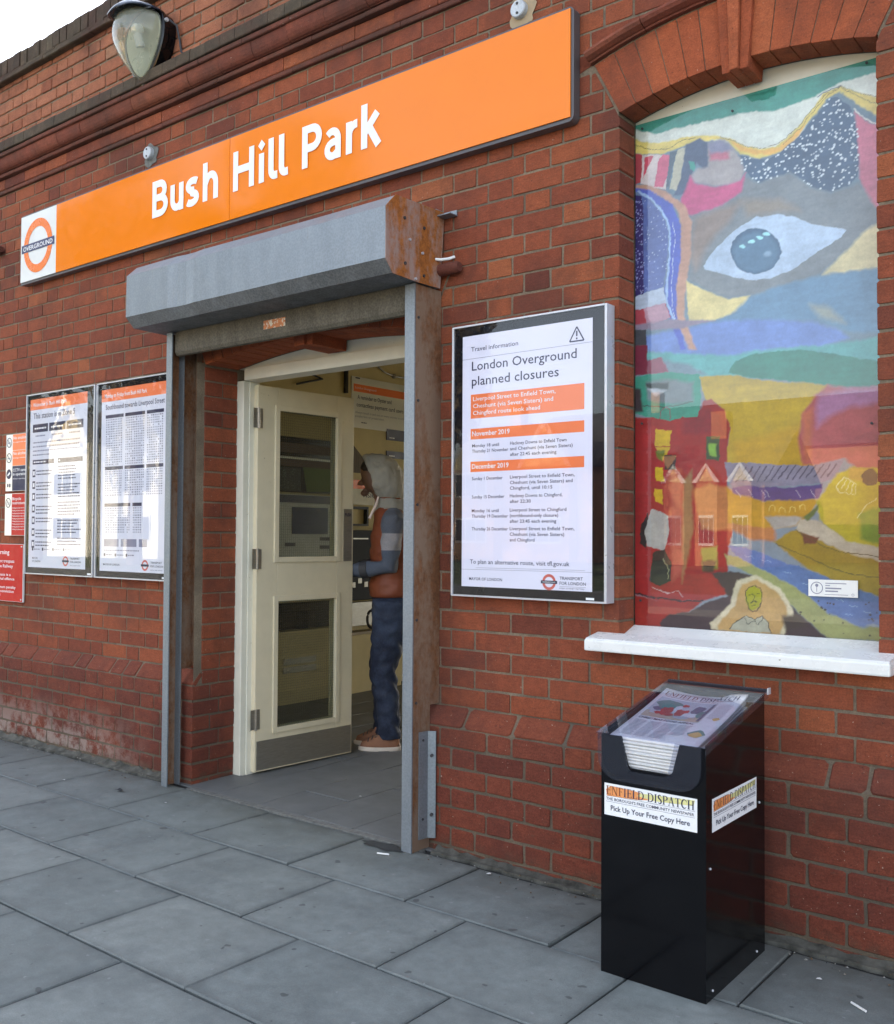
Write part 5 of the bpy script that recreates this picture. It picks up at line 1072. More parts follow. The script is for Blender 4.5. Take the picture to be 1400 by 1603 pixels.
# serif capitals for the newspaper name, drawn as thick and thin strokes
def serif(p,t,x,y,h,w,mi=0,l=1,mi2=None,split=0):
    W={'E':.62,'N':.80,'F':.58,'I':.36,'L':.60,'D':.76,'S':.52,'P':.60,'A':.76,'T':.66,'C':.66,'H':.80,' ':.30}
    tot=sum(W[c]+.07 for c in t); kx=w/tot/1.0; cx=x
    T_,t_=.145,.05
    for ci,c in enumerate(t):
        ww=W[c]; m_=mi2 if (mi2 is not None and ci<split) else mi
        X=lambda a:cx+a*kx
        def bar(a0,b0,a1,b1,th,hz=False):
            if hz: p.rect(X(a0),y+(b0-th/2)*h,X(a1),y+(b0+th/2)*h,m_,l)
            else:
                p.poly([(X(a0-th/2),y+b0*h),(X(a0+th/2),y+b0*h),(X(a1+th/2),y+b1*h),(X(a1-th/2),y+b1*h)],m_,l)
        def sf(a,b,s=.13): p.rect(X(a-s),y+(b-.022)*h,X(a+s),y+(b+.022)*h,m_,l)
        def V(a,th=T_,s=.14): bar(a,0,a,1,th); sf(a,.022,s); sf(a,.978,s)
        def curve(q,wd): p.ribbon([(X(a),y+b*h) for a,b in q],wd,m_,l)
        if c in 'EFL':
            V(.16)
            if c!='L': bar(.16,.975,ww-.04,.975,t_,True); bar(ww-.06,.80,ww-.06,.99,.045); bar(.16,.52,ww-.14,.52,t_,True); bar(ww-.15,.42,ww-.15,.62,.04)
            if c!='F': bar(.16,.025,ww-.03,.025,t_,True); bar(ww-.05,.01,ww-.03,.22,.045)
        elif c=='I': V(.18)
        elif c=='H': V(.15); V(.65); bar(.15,.52,.65,.52,t_,True)
        elif c=='N': V(.13,.055,.11); V(.67,.055,.11); bar(.15,.98,.66,.0,T_)
        elif c=='A': bar(.10,.0,.37,1,.055); bar(.64,0,.37,1,T_); sf(.10,.022,.11); sf(.64,.022,.13); bar(.18,.34,.55,.34,t_,True)
        elif c=='T': bar(.33,0,.33,1,T_); sf(.33,.022,.14); bar(.03,.975,.63,.975,t_,True); bar(.05,.80,.05,.99,.045); bar(.61,.80,.61,.99,.045)
        elif c in 'DP':
            V(.16); q=arcp(.30,.5 if c=='D' else .745,.40 if c=='D' else .26,.475 if c=='D' else .235,90,-90,10)
            wd=[(t_+(T_*1.1-t_)*math.sin(math.pi*i/10))*h*.95 for i in range(11)]; curve(q,wd); bar(.16,q[0][1],.30,q[0][1],t_,True); bar(.16,q[-1][1],.30,q[-1][1],t_,True)
        elif c=='C':
            q=arcp(.37,.5,.30,.475,45,315,14); curve(q,[(t_+(T_*1.1-t_)*max(0,math.sin(math.pi*i/14)))*h for i in range(15)]); bar(.60,.72,.60,.93,.045)
        elif c=='S':
            q=arcp(.26,.74,.17,.235,35,200,8)+arcp(.25,.26,.19,.235,70,-145,10); curve(q,[(t_+(T_*1.15-t_)*max(0,math.sin(math.pi*i/(len(q)-1))))*h for i in range(len(q))])
        cx+=(ww+.07)*kx
MST=[M['ink'],plain('masthead_brown',(.20,.055,.02),.5,var=.05),plain('wash_orange',(.78,.30,.10),.5,var=.15,scale=60),plain('wash_yellow',(.72,.68,.30),.5,var=.15,scale=60)]
def label(O,U,N,w,h,name):
    t=[Vector(O)-Vector(N)*.0002]; N=Vector(N); U=Vector(U)
    m=MB(); q=[Vector(O),Vector(O)+U*w,Vector(O)+U*w+Vector((0,0,h)),Vector(O)+Vector((0,0,h))]; q+=[v+N*.0006 for v in q]
    m.raw(q,[(3,2,1,0),(4,5,6,7),(0,1,5,4),(1,2,6,5),(2,3,7,6),(3,0,4,7)]); st=m.build(name,M['white_ink'],nd)
    p=Print(Vector(O)+N*.0009,U,VZ,N); k=w/.272
    n=9
    p.poly([(.008*k,h*.60),(.10*k,h*.64),(.135*k,h*.70),(.13*k,h*.84),(.09*k,h*.90),(.02*k,h*.93),(.005*k,h*.80)],2,0)
    p.poly([(.10*k,h*.76),(.15*k,h*.70),(.262*k,h*.78),(.266*k,h*.95),(.18*k,h*.90),(.11*k,h*.86)],3,0)
    serif(p,'ENFIELD DISPATCH',.006*k,h*.655,h*.27,.260*k,0,1,1,3)
    p.rect(.005*k,h*.615,.266*k,h*.623,0,1); p.text("THE BOROUGH'S FREE COMMUNITY NEWSPAPER",.006*k,h*.475,h*.095,.258*k,.004,0); p.rect(.005*k,h*.425,.266*k,h*.433,0,1)
    p.text('Pick Up Your Free Copy Here',.020*k,h*.16,h*.17,.232*k,.012,0)
    p.build('label_print',MST,st)
label((-1.3445,BY0-.0002,.434),(1,0,0),(0,-1,0),.2725,.087,'front_label'); label((BX1+.0002,-.546,.430),(0,1,0),(1,0,0),.310,.087,'side_label')
# newspapers: folded copies stacked on the shelf
NX0,NX1,NYa,NYb=-1.334,-1.078,-.574,-.225
def sheet_z(u,v,k):   # u across, v up the slope
    sag=-.010*math.sin(math.pi*min(1,max(0,u*1.05)))*v**1.5*k
    return sag+.012*(v**3)*k*(1 if u>.7 else .55)
def paper(i,n,top=False):
    t=i/(n-1); base=.5265+.118*t; tilt=(.006+.074*t); dx=random.uniform(-.005,.005); dy=random.uniform(-.006,.006)*(0 if top else 1)
    th=.118/(n-1)*.86; nu,nv=(10,12)
    def S(u,v,dz=0):
        y=NYa+dy+(NYb-NYa)*v; x=NX0+dx+(NX1-NX0)*u+ (0.004*v)
        return Vector((x,y,base+tilt*v+sheet_z(u,v,t*(1.3 if top else .9))+dz-.0035*math.sin(math.pi*u)*(1-t)*0))
    v=[];f=[]
    for s_ in (0,1):
        for j in range(nv+1):
            for a in range(nu+1): v.append(S(a/nu,j/nv,0 if s_==0 else th))
    B=(nu+1)*(nv+1); idx=lambda s_,j,a:s_*B+j*(nu+1)+a
    for j in range(nv):
        for a in range(nu): f.append((idx(1,j,a),idx(1,j,a+1),idx(1,j+1,a+1),idx(1,j+1,a))); f.append((idx(0,j,a),idx(0,j+1,a),idx(0,j+1,a+1),idx(0,j,a+1)))
    # rounded fold at the front
    fr=[]
    for a in range(nu+1):
        p0=S(a/nu,0,0); fr.append(len(v)); v.append(p0+Vector((0,-th*.45,th*.22))); v.append(p0+Vector((0,-th*.45,th*.78)))
    for a in range(nu):
        f+= [(idx(0,0,a),idx(0,0,a+1),fr[a+1],fr[a]),(fr[a],fr[a+1],fr[a+1]+1,fr[a]+1),(fr[a]+1,fr[a+1]+1,idx(1,0,a+1),idx(1,0,a))]
        f.append((idx(0,nv,a+1),idx(0,nv,a),idx(1,nv,a),idx(1,nv,a+1)))
    for j in range(nv):
        f.append((idx(0,j+1,0),idx(0,j,0),idx(1,j,0),idx(1,j+1,0))); f.append((idx(0,j,nu),idx(0,j+1,nu),idx(1,j+1,nu),idx(1,j,nu)))
    t_=thing('newspaper','front page of the topmost newspaper under the clear lid' if top else 'folded newspaper within the stack in the black dispenser','newspaper',(-1.2,-.4,base),'newspapers stacked in the dispenser' )
    if top: del t_['group']
    add('folded_copy',mkmesh('folded_copy',v,f,M['newsprint2'] if (top or i%3) else M['newsprint'],None,True),t_)
    return t_,lambda u,vv,l=0:S(u,vv,th+.0006+l*.0002)
NN=14
for i in range(NN):
    tp,SF=paper(i,NN,i==NN-1)
p=Print((0,0,0),(1,0,0),(0,1,0),(0,0,1))
p.warp=lambda q:SF(q[0],q[1],q[2]/.0003)
serif(p,'ENFIELD DISPATCH',.05,.885,.07,.90,0,1,1,7); 
words(p,.08,.9,.862,.008)
# large cartoon picture made of plain colour patches
def blob(cx,cy,rx,ry,mi,l=1,n=12,w=.15): p.poly([(cx+rx*(1+w*math.sin(k*2.1+cx*9))*math.cos(2*math.pi*k/n),cy+ry*(1+w*math.cos(k*1.7+cy*7))*math.sin(2*math.pi*k/n)) for k in range(n)],mi,l)
for i_ in range(14):
    for j_ in range(10): p.rect(.05+.0493*i_,.44+.04*j_,.05+.0493*(i_+1),.44+.04*(j_+1),5 if j_<2+(i_%3==0) else 4,0)
blob(.24,.72,.16,.09,6,2); blob(.16,.62,.07,.04,8,2); blob(.27,.60,.07,.09,7,3); blob(.38,.66,.06,.08,9,3); blob(.45,.60,.08,.08,7,4); blob(.46,.69,.06,.04,3+1,5); blob(.56,.56,.10,.05,9,4); blob(.60,.68,.07,.09,8,3); blob(.68,.60,.05,.07,6,4); blob(.33,.53,.06,.03,7,5); blob(.50,.50,.10,.03,10,5); blob(.42,.74,.04,.03,7,5); blob(.20,.54,.04,.03,7,4)
p.poly([(.70,.46),(.735,.46),(.735,.80),(.71,.80)],8,2)
for k in range(16): words(p,.78,.95,.80-.018*k,.007,10)
p.text('CHRISTMAS FOOD APPEAL',.06,.39,.035,.66,.01,0,1)
for c_ in range(4):
    x=.06+.175*c_
    for k in range(13 if c_<3 else 9):
        p.rect(x,.345-.024*k,x+random.uniform(.13,.155),.355-.024*k,10,1)
blob(.90,.52,.04,.03,11,2); blob(.86,.22,.09,.07,6,1); blob(.86,.20,.07,.05,11,2)
PM=[M['ink'],MST[1],M['or_print'],M['white_ink'],plain('print_grey_blue',(.45,.49,.52),.7),plain('print_buff',(.50,.40,.30),.7),plain('print_green',(.12,.24,.21),.7),plain('print_red',(.48,.06,.05),.7),plain('print_slate',(.13,.14,.20),.7),plain('print_pale',(.62,.64,.66),.7),plain('print_text_grey',(.42,.43,.46),.8),plain('print_gold',(.62,.42,.14),.7)]
p.build('front_page_print',PM,tp)
# ---------------------------------------------------------------- litter
def litter(name,label,cat,v,f,mat,loc):
    t=thing(name,label,cat,loc); m=MB(); m.raw([(a+loc[0],b+loc[1],c+loc[2]) for a,b,c in v],f); m.build('scrap',mat,t)
def butt(x,y,ang,label,L=.045,mat='white_paint'):
    c,s=math.cos(ang)*L/2,math.sin(ang)*L/2
    t=thing('cigarette_end',label,'litter',(x,y,0)); MB().tube([(x-c,y-s,.0055),(x+c,y+s,.0055)],.0032,8).build('paper_tube',M[mat],t)
butt(-2.478,-.238,.35,'white cigarette end on the paving by the foot of the shutter post',.048)
butt(-.735,-.36,-.55,'long white cigarette end on the paving at the bottom right corner',.05)
for k,(x,y,s,lb) in enumerate([(-2.045,-.16,.013,'white paper scrap against the wall base right of the doorway'),(-.865,-.26,.012,'pale paper scrap on the paving right of the dispenser'),(-3.105,.30,.010,'tiny white paper scrap on the floor inside the doorway'),(-3.70,-.33,.008,'tiny white scrap on the slab left of the doorway'),(-1.48,-.315,.009,'small crumpled scrap on the paving left of the dispenser'),(-4.42,-.40,.012,'small white scrap on the paving below the right poster case')]):
    s*=.62; h=s*.3; v=[(-s,-s*.6,.004),(s*.8,-s*.7,.004+h),(s,s*.5,.004),(0,s*.8,.004+h*1.2),(-s*.9,s*.4,.005),(0,0,.004+h)]
    litter('paper_scrap',lb,'litter',v,[(0,1,5),(1,2,5),(2,3,5),(3,4,5),(4,0,5)],M['white_paint'],(x,y,0))
lf_=thing('dead_leaf','small dark curled leaf on the paving below the right poster case','leaf',(-4.03,-.345,0))
MB().raw([(-4.055,-.345,.005),(-4.04,-.355,.012),(-4.015,-.35,.006),(-4.0,-.34,.014),(-4.02,-.335,.008),(-4.04,-.338,.016)],[(0,1,5),(1,2,5),(2,4,5),(2,3,4)]).build('blade',M['stain'],lf_)
# ---------------------------------------------------------------- ticket hall contents, along its left wall
IXW=-5.298
def wallprint(x=IXW+.004): return Print((x,0,0),(0,1,0),VZ,(1,0,0))
tm=thing('ticket_machine','cream ticket machine with blue screen seen through the glass of the open door','ticket machine',(-5.2,1.95,0))
MB().box(-5.297,-5.16,1.60,2.36,.0,.52,bev=.01).box(-5.297,-5.18,1.60,2.36,.66,1.505,bev=.008).build('cabinet',M['plaster'],tm)
MB().box(-5.297,-5.235,1.60,2.36,.521,.659).box(-5.2,-5.15,1.62,2.16,.655,.72,bev=.004).box(-5.23,-5.17,1.93,1.99,.53,.65).build('dispensing_tray',M['black'],tm)
MB().box(-5.179,-5.172,1.61,2.34,.73,1.49).build('fascia',plain('white_machine_fascia',(.62,.64,.68),.4),tm)
MB().box(-5.1715,-5.166,1.765,2.118,1.208,1.400).build('screen',plain('blue_display',(.02,.035,.14),.2),tm)
MB().box(-5.1715,-5.168,1.62,2.2,1.43,1.485).build('header_band',M['navy'],tm)
p=Print((-5.1712,0,0),(0,1,0),VZ,(1,0,0)); p.rect(2.04,1.16,2.14,1.185,0,1); p.rect(2.04,1.10,2.14,1.125,0,1); p.rect(1.70,1.12,1.80,1.145,0,1); p.ring(2.165,1.455,.022,.015,1,1,20); p.rect(2.138,1.45,2.192,1.46,0,2); p.build('fascia_print',[M['ink'],M['white_ink']],tm)
m=MB()
for k in range(2): m.box(-5.158,-5.155,1.685,2.0,.225+.06*k,.268+.06*k)
m.build('vent',M['steel'],tm)
MB().box(-5.297,-5.157,2.362,2.95,.0,.44,bev=.008).build('side_cabinet',M['plaster'],tm)
MB().box(-5.297,-5.17,2.362,2.95,.4405,.46).build('shelf',plain('worn_shelf',(.30,.24,.15),.5),tm)
MB().box(-5.297,-5.22,1.50,3.2,.02,.06).build('base_strip',M['cream_paint'],tm)
th=thing('ticket_office_window','ticket office serving hatch with dark counter equipment beyond the standing person','hatch',(-5.25,2.65,.5))
m=MB()
for a,b,c,d in ((2.38,2.66,1.405,1.425),(2.64,2.66,1.29,1.404),(2.38,2.66,1.275,1.289)): m.box(-5.297,-5.26,a,b,c,d)
m.build('window_frame',M['dark_gap'],th); MB().box(-5.297,-5.21,2.365,2.95,.70,1.24,bev=.006).build('card_reader_panel',plain('matt_black_panel',(.012,.012,.014),.7),th)
m=MB(); 
for k in range(5): m.box(-5.209,-5.206,2.42+.07*k,2.46+.07*k,.80+.03*(k%2),.84+.03*(k%2))
m.box(-5.209,-5.206,2.40,2.60,1.17,1.18); m.build('button',M['steel'],th)
MB().box(-5.297,-5.24,2.38,2.9,.50,.68).build('coin_tray',M['steel'],th)
# the hall's printed panels
pg=thing('payment_reminder_poster','white poster with orange header reminding Oyster and contactless payment card users','poster',(-5.29,2.83,2.05))
MB().box(IXW,-5.292,2.49,3.34,2.045,2.445).build('board',plain('poster_board',(.70,.68,.62),.5,var=.02),pg)
p=wallprint(-5.2915); p.rect(2.51,2.328,3.33,2.388,2,1); p.text('London Overground',2.53,2.352,.018,.24,.0,3,2); p.text('A reminder to Oyster and',2.555,2.272,.034,.40*1.0,.008,0); p.text('contactless payment card users',2.545,2.212,.034,.56,.008,0); p.text('Always touch in and out on every journey to avoid a',2.53,2.158,.019,.62,0,1); p.text('penalty fare or prosecution.',2.53,2.128,.019,.34,0,1); words(p,2.6,2.66,2.085,.008,0); p.rect(2.53,2.43,2.58,2.44,0,1)
p.build('printing',INKS,pg)
wp=thing('leaflet_panel','wall panel with dark photographs and orange band above the ticket machine','noticeboard',(-5.29,1.95,1.5))
MB().box(IXW,-5.291,1.6,2.37,1.507,1.915).build('board',M['black'],wp)
p=wallprint(-5.2905); p.rect(1.60,1.80,2.37,1.87,4,1); p.rect(1.60,1.755,2.37,1.772,3,1); p.rect(1.60,1.70,2.37,1.75,4,1)
p.poly([(1.98,1.70),(2.36,1.70),(2.36,1.53),(2.02,1.52)],5,1); p.rect(1.61,1.52,1.96,1.69,6,1)
for k in range(70): x=random.uniform(1.62,1.94); z=random.uniform(1.53,1.68); p.rect(x,z,x+.012,z+.008,7,2)
p.build('photographs',INKS[:4]+[plain('print_brown',(.10,.045,.03),.6),plain('print_leaf_green',(.10,.17,.02),.6),plain('print_charcoal',(.03,.035,.04),.6),plain('print_mid_grey',(.13,.15,.16),.6)],wp)
hp_=thing('gabled_board','brown gabled board over orange and cream bands behind the head of the person','signboard',(-5.29,2.7,1.5))  # flat gabled board and bands on the hall wall, nothing overhanging
MB().raw([(-5.285,2.37,1.69),(-5.285,2.76,1.69),(-5.285,2.37,2.02),(-5.297,2.37,1.69),(-5.297,2.76,1.69),(-5.297,2.37,2.02)],[(0,1,2),(5,4,3),(0,3,4,1),(1,4,5,2),(2,5,3,0)]).build('dark_gable',plain('brown_board',(.13,.10,.07),.7,var=.3,stretch=(1,8,1)),hp_)
MB().box(IXW,-5.28,2.37,3.1,1.565,1.635).build('orange_band',M['or_print'],hp_)
MB().box(IXW,-5.279,2.37,3.1,1.44,1.563).build('white_band',plain('hatch_fascia',(.62,.58,.45),.5),hp_)
p=wallprint(-5.2785); p.text('VISION',2.60,1.500,.035,.22,.01,0,1); p.build('lettering',M['ink'],hp_)
for z0,z1 in ((1.977,2.066),(1.83,1.889)):
    t=thing('dark_wall_sign','dark purple fare sign on the cream wall, %s of two'%('upper' if z0>1.9 else 'lower'),'sign',(-5.29,3.05,z0),'dark purple fare signs'); MB().box(IXW,-5.290,2.90,3.30,z0,z1).build('plate',plain('aubergine_plate',(.035,.022,.05),.4),t)
    p=wallprint(-5.2895); words(p,2.93,3.0,z0+.015,.008,0); p.build('printing',M['white_ink'],t)
cd=thing('wall_conduit','dark vertical conduit and thin pipe run across the top of the hall wall','conduit',(-5.28,2.6,2.4))
MB().tube([(-5.28,2.415,2.30),(-5.28,2.415,2.50)],.017,8).tube([(-5.28,2.415,2.5),(-5.28,2.415,2.94)],.010,8).build('vertical_pipe',M['dark_gap'],cd)
MB().tube([(-5.28,2.70,2.62),(-5.28,2.79,2.55),(-5.28,2.86,2.52),(-5.28,2.97,2.503),(-5.28,3.4,2.51)],.008,8).ball((-5.28,2.97,2.503),.020,10,8).build('bent_pipe',M['steel'],cd)
MB().tube([(-5.28,1.90,2.305),(-5.28,2.16,2.376),(-5.28,2.02,2.40)],.009,6).build('bracket',M['dark_gap'],cd)
# ---------------------------------------------------------------- person at the machine
def ring(c,rx,ry,ang=0,n=20,tilt=0,sq=2.0,up=None):
    """super-ellipse ring; rx is front-back (x), ry is across (y)"""
    out=[]
    for k in range(n):
        a=2*math.pi*k/n; ca,sa=math.cos(a),math.sin(a)
        x=rx*math.copysign(abs(ca)**(2/sq),ca); y=ry*math.copysign(abs(sa)**(2/sq),sa)
        X=x*math.cos(ang)-y*math.sin(ang); Y=x*math.sin(ang)+y*math.cos(ang)
        out.append(Vector((c[0]+X,c[1]+Y,c[2]+X*tilt)))
    return out
def limb(pts,rad,n=14,flat=1.0):
    """rings across a bent path"""
    pts=[Vector(p) for p in pts]; rg=[]
    for i,p in enumerate(pts):
        t=(pts[min(i+1,len(pts)-1)]-pts[max(i-1,0)]).normalized(); a=t.cross(Vector((1,0,.01))); a=a.normalized() if a.length>.05 else Vector((0,1,0)); b=t.cross(a).normalized()
        r=rad[i]; r=(r,r) if not isinstance(r,tuple) else r
        rg.append([p+a*math.cos(2*math.pi*k/n)*r[0]+b*math.sin(2*math.pi*k/n)*r[1] for k in range(n)])
    return rg
def fuse(name,mb,mat,parent,vox=.007,it=3,wr=0,**kw):
    me=mkmesh(name,mb.v,mb.f,mat); bm=bmesh.new(); bm.from_mesh(me); bmesh.ops.recalc_face_normals(bm,faces=bm.faces); bm.to_mesh(me); bm.free()
    o=link(bpy.data.objects.new(name,me)); r=o.modifiers.new('r','REMESH'); r.mode='VOXEL'; r.voxel_size=vox; r.use_smooth_shade=True
    s=o.modifiers.new('s','SMOOTH'); s.iterations=it; s.factor=.5
    dg=bpy.context.evaluated_depsgraph_get(); me2=bpy.data.meshes.new_from_object(o.evaluated_get(dg)); bpy.data.objects.remove(o); bpy.data.meshes.remove(me); me2.name=name
    if wr:
        co=np.empty(len(me2.vertices)*3); me2.vertices.foreach_get('co',co); co=co.reshape(-1,3); no=np.empty_like(co); me2.vertices.foreach_get('normal',no.ravel()); 
        nn=np.array([v.normal[:] for v in me2.vertices]); w=np.sin(co[:,2]*70+np.sin(co[:,1]*35+co[:,0]*22)*2.2)*np.sin(co[:,0]*19+co[:,2]*13)*wr; co+=nn*w[:,None]; me2.vertices.foreach_set('co',co.ravel())
    me2.polygons.foreach_set('use_smooth',[True]*len(me2.polygons)); me2.materials.clear(); me2.materials.append(mat)
    return add(name,me2,parent,**kw)
PX,PY=-3.715,1.165
ROT=Matrix.Translation((PX,PY,0))@Matrix.Rotation(R(38),4,'Z')@Matrix.Translation((-PX,-PY,0))
pe=thing('person','person in a pale hood, rust gilet and jeans standing inside holding a small can','person',(PX,PY,0))
skin=plain('skin',(.16,.082,.052),.55,var=.06,scale=30); 
cX=lambda x:PX+x            # x negative = the way the person faces
b=MB()
# head: side profile towards -X, bowed a little
HC=(cX(-.075),PY,1.50)
prof=[(-.055,.045,.070,.050),(-.035,.068,.095,.062),(-.010,.078,.101,.070),(.020,.086,.104,.074),(.055,.090,.106,.077),(.085,.086,.100,.074),(.110,.066,.080,.060),(.125,.036,.045,.034)]
rg=[]
for dz,fx,bx_,wy in prof:
    r_=[]
    for k in range(20):
        a=2*math.pi*k/20; x=-math.cos(a)*(fx if math.cos(a)>0 else bx_); r_.append(Vector((HC[0]+x+.01-dz*.15,HC[1]+math.sin(a)*wy,HC[2]+dz)))
    rg.append(r_)
b.loft(rg)
b.loft([[HC_+Vector((0,math.cos(t)*w,math.sin(t)*h)) for t in [2*math.pi*k/8 for k in range(8)]] for HC_,w,h in ((Vector((HC[0]-.060,PY,HC[2]+.010)),.017,.026),(Vector((HC[0]-.092,PY,HC[2]+.000)),.013,.016),(Vector((HC[0]-.104,PY,HC[2]-.006)),.008,.009))])  # nose
b.ball((HC[0]-.060,PY,HC[2]-.034),.013,10,8,sc=(.9,1.4,.5)); b.ball((HC[0]-.063,PY,HC[2]-.058),.024,10,8,sc=(1,1.2,.8))   # lips, chin
for s_ in (-1,1): b.ball((HC[0]+.012,PY+s_*.074,HC[2]+.012),.026,10,8,sc=(.7,.35,1.1))
b.loft(limb([(cX(.0),PY,1.33),(cX(-.03),PY,1.42),(cX(-.055),PY,1.49)],[.062,.054,.056]))
b.loft([ring((cX(.035),PY,z),rx,ry,0) for z,rx,ry in ((.80,.105,.150),(.90,.098,.142),(1.02,.090,.135),(1.15,.100,.150),(1.27,.095,.160),(1.34,.070,.120),(1.38,.05,.06))])
ARM={}
for s_ in (-1,1):
    sh=(cX(.035),PY+s_*.172,1.290); el=(cX(.02),PY+s_*.215,1.03); wr=(cX(-.205),PY+s_*.135,1.005); hd=(cX(-.265),PY+s_*.110,1.015)
    ARM[s_]=(sh,el,wr,hd)
    b.loft(limb([sh,((sh[0]+el[0])/2,(sh[1]+el[1])/2,(sh[2]+el[2])/2),el,((el[0]+wr[0])/2,(el[1]+wr[1])/2,1.012),wr,hd],[.045,.041,.036,.034,.024,.028]))
    b.loft([[Vector((x,hd[1]+math.cos(t)*.020,hd[2]+math.sin(t)*.036)) for t in [2*math.pi*k/10 for k in range(10)]] for x in (hd[0]+.03,hd[0],hd[0]-.04)])
    for fi in range(4):
        z=hd[2]+.028-.018*fi; L=(.030,.034,.032,.026)[fi]
        b.loft(limb([(hd[0]-.03,hd[1],z),(hd[0]-.03-L,hd[1]-s_*.008,z-.002),(hd[0]-.045-L*.7,hd[1]-s_*.035,z-.004),(hd[0]-.03-L*.4,hd[1]-s_*.045,z-.004)],[.0095,.009,.0085,.007],8))
    b.loft(limb([(hd[0]+.005,hd[1]-s_*.012,hd[2]+.022),(hd[0]-.020,hd[1]-s_*.036,hd[2]+.042),(hd[0]-.042,hd[1]-s_*.048,hd[2]+.046)],[.012,.011,.008],8))
LEG={}
for s_,dx in ((-1,.0),(1,-.02)):
    hip=(cX(.03),PY+s_*.085,.80); kn=(cX(-.02+dx),PY+s_*.085,.44); an=(cX(.015+dx*2.0),PY+s_*.08,.09)
    LEG[s_]=(hip,kn,an); b.loft(limb([hip,((hip[0]+kn[0])/2,(hip[1]+kn[1])/2,.62),kn,((kn[0]+an[0])/2+.01,(kn[1]+an[1])/2,.28),an],[.088,.075,.055,.052,.036]))
    b.loft([ring((an[0]-.03,an[1],z),rx,.036,0) for z,rx in ((.02,.10),(.05,.09),(.09,.05))])
body=fuse('body',b,skin,pe,.006,2)
# clothes
hair=plain('dark_hair',(.018,.013,.010),.7,bump=.6,bscale=300)
m=MB(); m.loft([[Vector((HC[0]+.012-dz*.15+(-math.cos(a)*(.083*k_ if math.cos(a)>0 else .11)),PY+math.sin(a)*.082*k_,HC[2]+dz)) for a in [2*math.pi*k/20 for k in range(20)]] for dz,k_ in ((.066,1.04),(.09,1.06),(.118,.86),(.137,.45))]); fuse('hair',m,hair,pe,.006,1)
jeans=NT('worn_blue_denim'); X_,Y_,Z_=sepxyz(jeans)
c=jeans.mix(jeans.ramp(jeans.noise(7,5,.7),[(.38,0.0),(.78,1.0)]),(.009,.014,.034),(.050,.070,.120)); c=jeans.mix(.5,c,jeans.ramp(jeans.noise(300,2,.5,stretch=(1,1,.3)),[(.3,.6),(.7,1.3)]),'MULTIPLY'); jeans.set('Base Color',c); jeans.set('Roughness',.85); jeans.bump(jeans.noise(26,5,.7),.6,.008)
m=MB()
for s_ in (-1,1):
    hip,kn,an=LEG[s_]; m.loft(limb([(hip[0]+.004,hip[1],.84),(hip[0],hip[1],.76),((hip[0]+kn[0])/2,(hip[1]+kn[1])/2,.60),kn,((kn[0]+an[0])/2+.012,(kn[1]+an[1])/2,.26),(an[0]+.004,an[1],.065)],[(.105,.118),(.100,.115),(.086,.094),(.068,.074),(.062,.066),(.055,.062)],18))
m.loft([ring((cX(.035),PY,z),rx,ry,0,24) for z,rx,ry in ((.72,.118,.160),(.80,.124,.172),(.885,.114,.160))])
fuse('jeans',m,jeans.m,pe,.008,2,.0055)
gil=plain('rust_padded_gilet',(.20,.05,.02),.6,var=.12,bump=.3,bscale=60)
m=MB()
for z,rx,ry in ((.855,.128,.180),(.93,.138,.186),(1.01,.132,.182),(1.09,.136,.186),(1.17,.132,.186),(1.25,.120,.182),(1.31,.098,.162),(1.36,.080,.105),(1.405,.076,.085)): pass
lev=[(.855,.122,.176),(.870,.134,.186),(.93,.140,.190),(.960,.128,.178),(1.02,.136,.186),(1.05,.126,.176),(1.11,.138,.188),(1.14,.126,.178),(1.20,.134,.188),(1.23,.122,.178),(1.29,.110,.172),(1.335,.088,.130),(1.37,.080,.092),(1.415,.078,.082)]
m.loft([ring((cX(.030-(.03 if z>1.33 else 0)),PY,z),rx,ry,0,28,sq=2.2) for z,rx,ry in lev]); fuse('gilet',m,gil,pe,.007,1,.003)
sw=NT('striped_sweater_sleeve'); X_,Y_,Z_=sepxyz(sw); pr_=sw.ramp(zone(sw,Z_,.90,1.34),[(0,(.08,.095,.13)),(.42,(.08,.095,.13)),(.50,(.28,.27,.29)),(.70,(.28,.27,.29)),(.71,(.095,.105,.135)),(1,(.12,.13,.16))],'CONSTANT')
sw.set('Base Color',sw.mix(.4,pr_,sw.ramp(sw.noise(250,3,.6),[(.3,.6),(.7,1.3)]),'MULTIPLY')); sw.set('Roughness',.9); sw.bump(sw.noise(30,4,.6),.6,.006)
m=MB()
for s_ in (-1,1):
    sh,el,wr,hd=ARM[s_]; md=lambda a,b,t:(a[0]+(b[0]-a[0])*t,a[1]+(b[1]-a[1])*t,a[2]+(b[2]-a[2])*t)
    m=MB(); m.loft(limb([(sh[0]-.0,sh[1]-s_*.03,sh[2]+.008),sh,md(sh,el,.5),el,md(el,wr,.5),md(el,wr,.92)],[.060,.064,.058,.054,.049,.038],16)); fuse('sweater_sleeve',m,sw.m,pe,.007,2,.0042)
m=MB()
for s_ in (-1,1):
    sh,el,wr,hd=ARM[s_]; MB().loft(limb([md(el,wr,.50),md(el,wr,.68)],[.053,.051],16)).build('dark_sleeve_band',M['dark_gap'],pe,smooth=True)
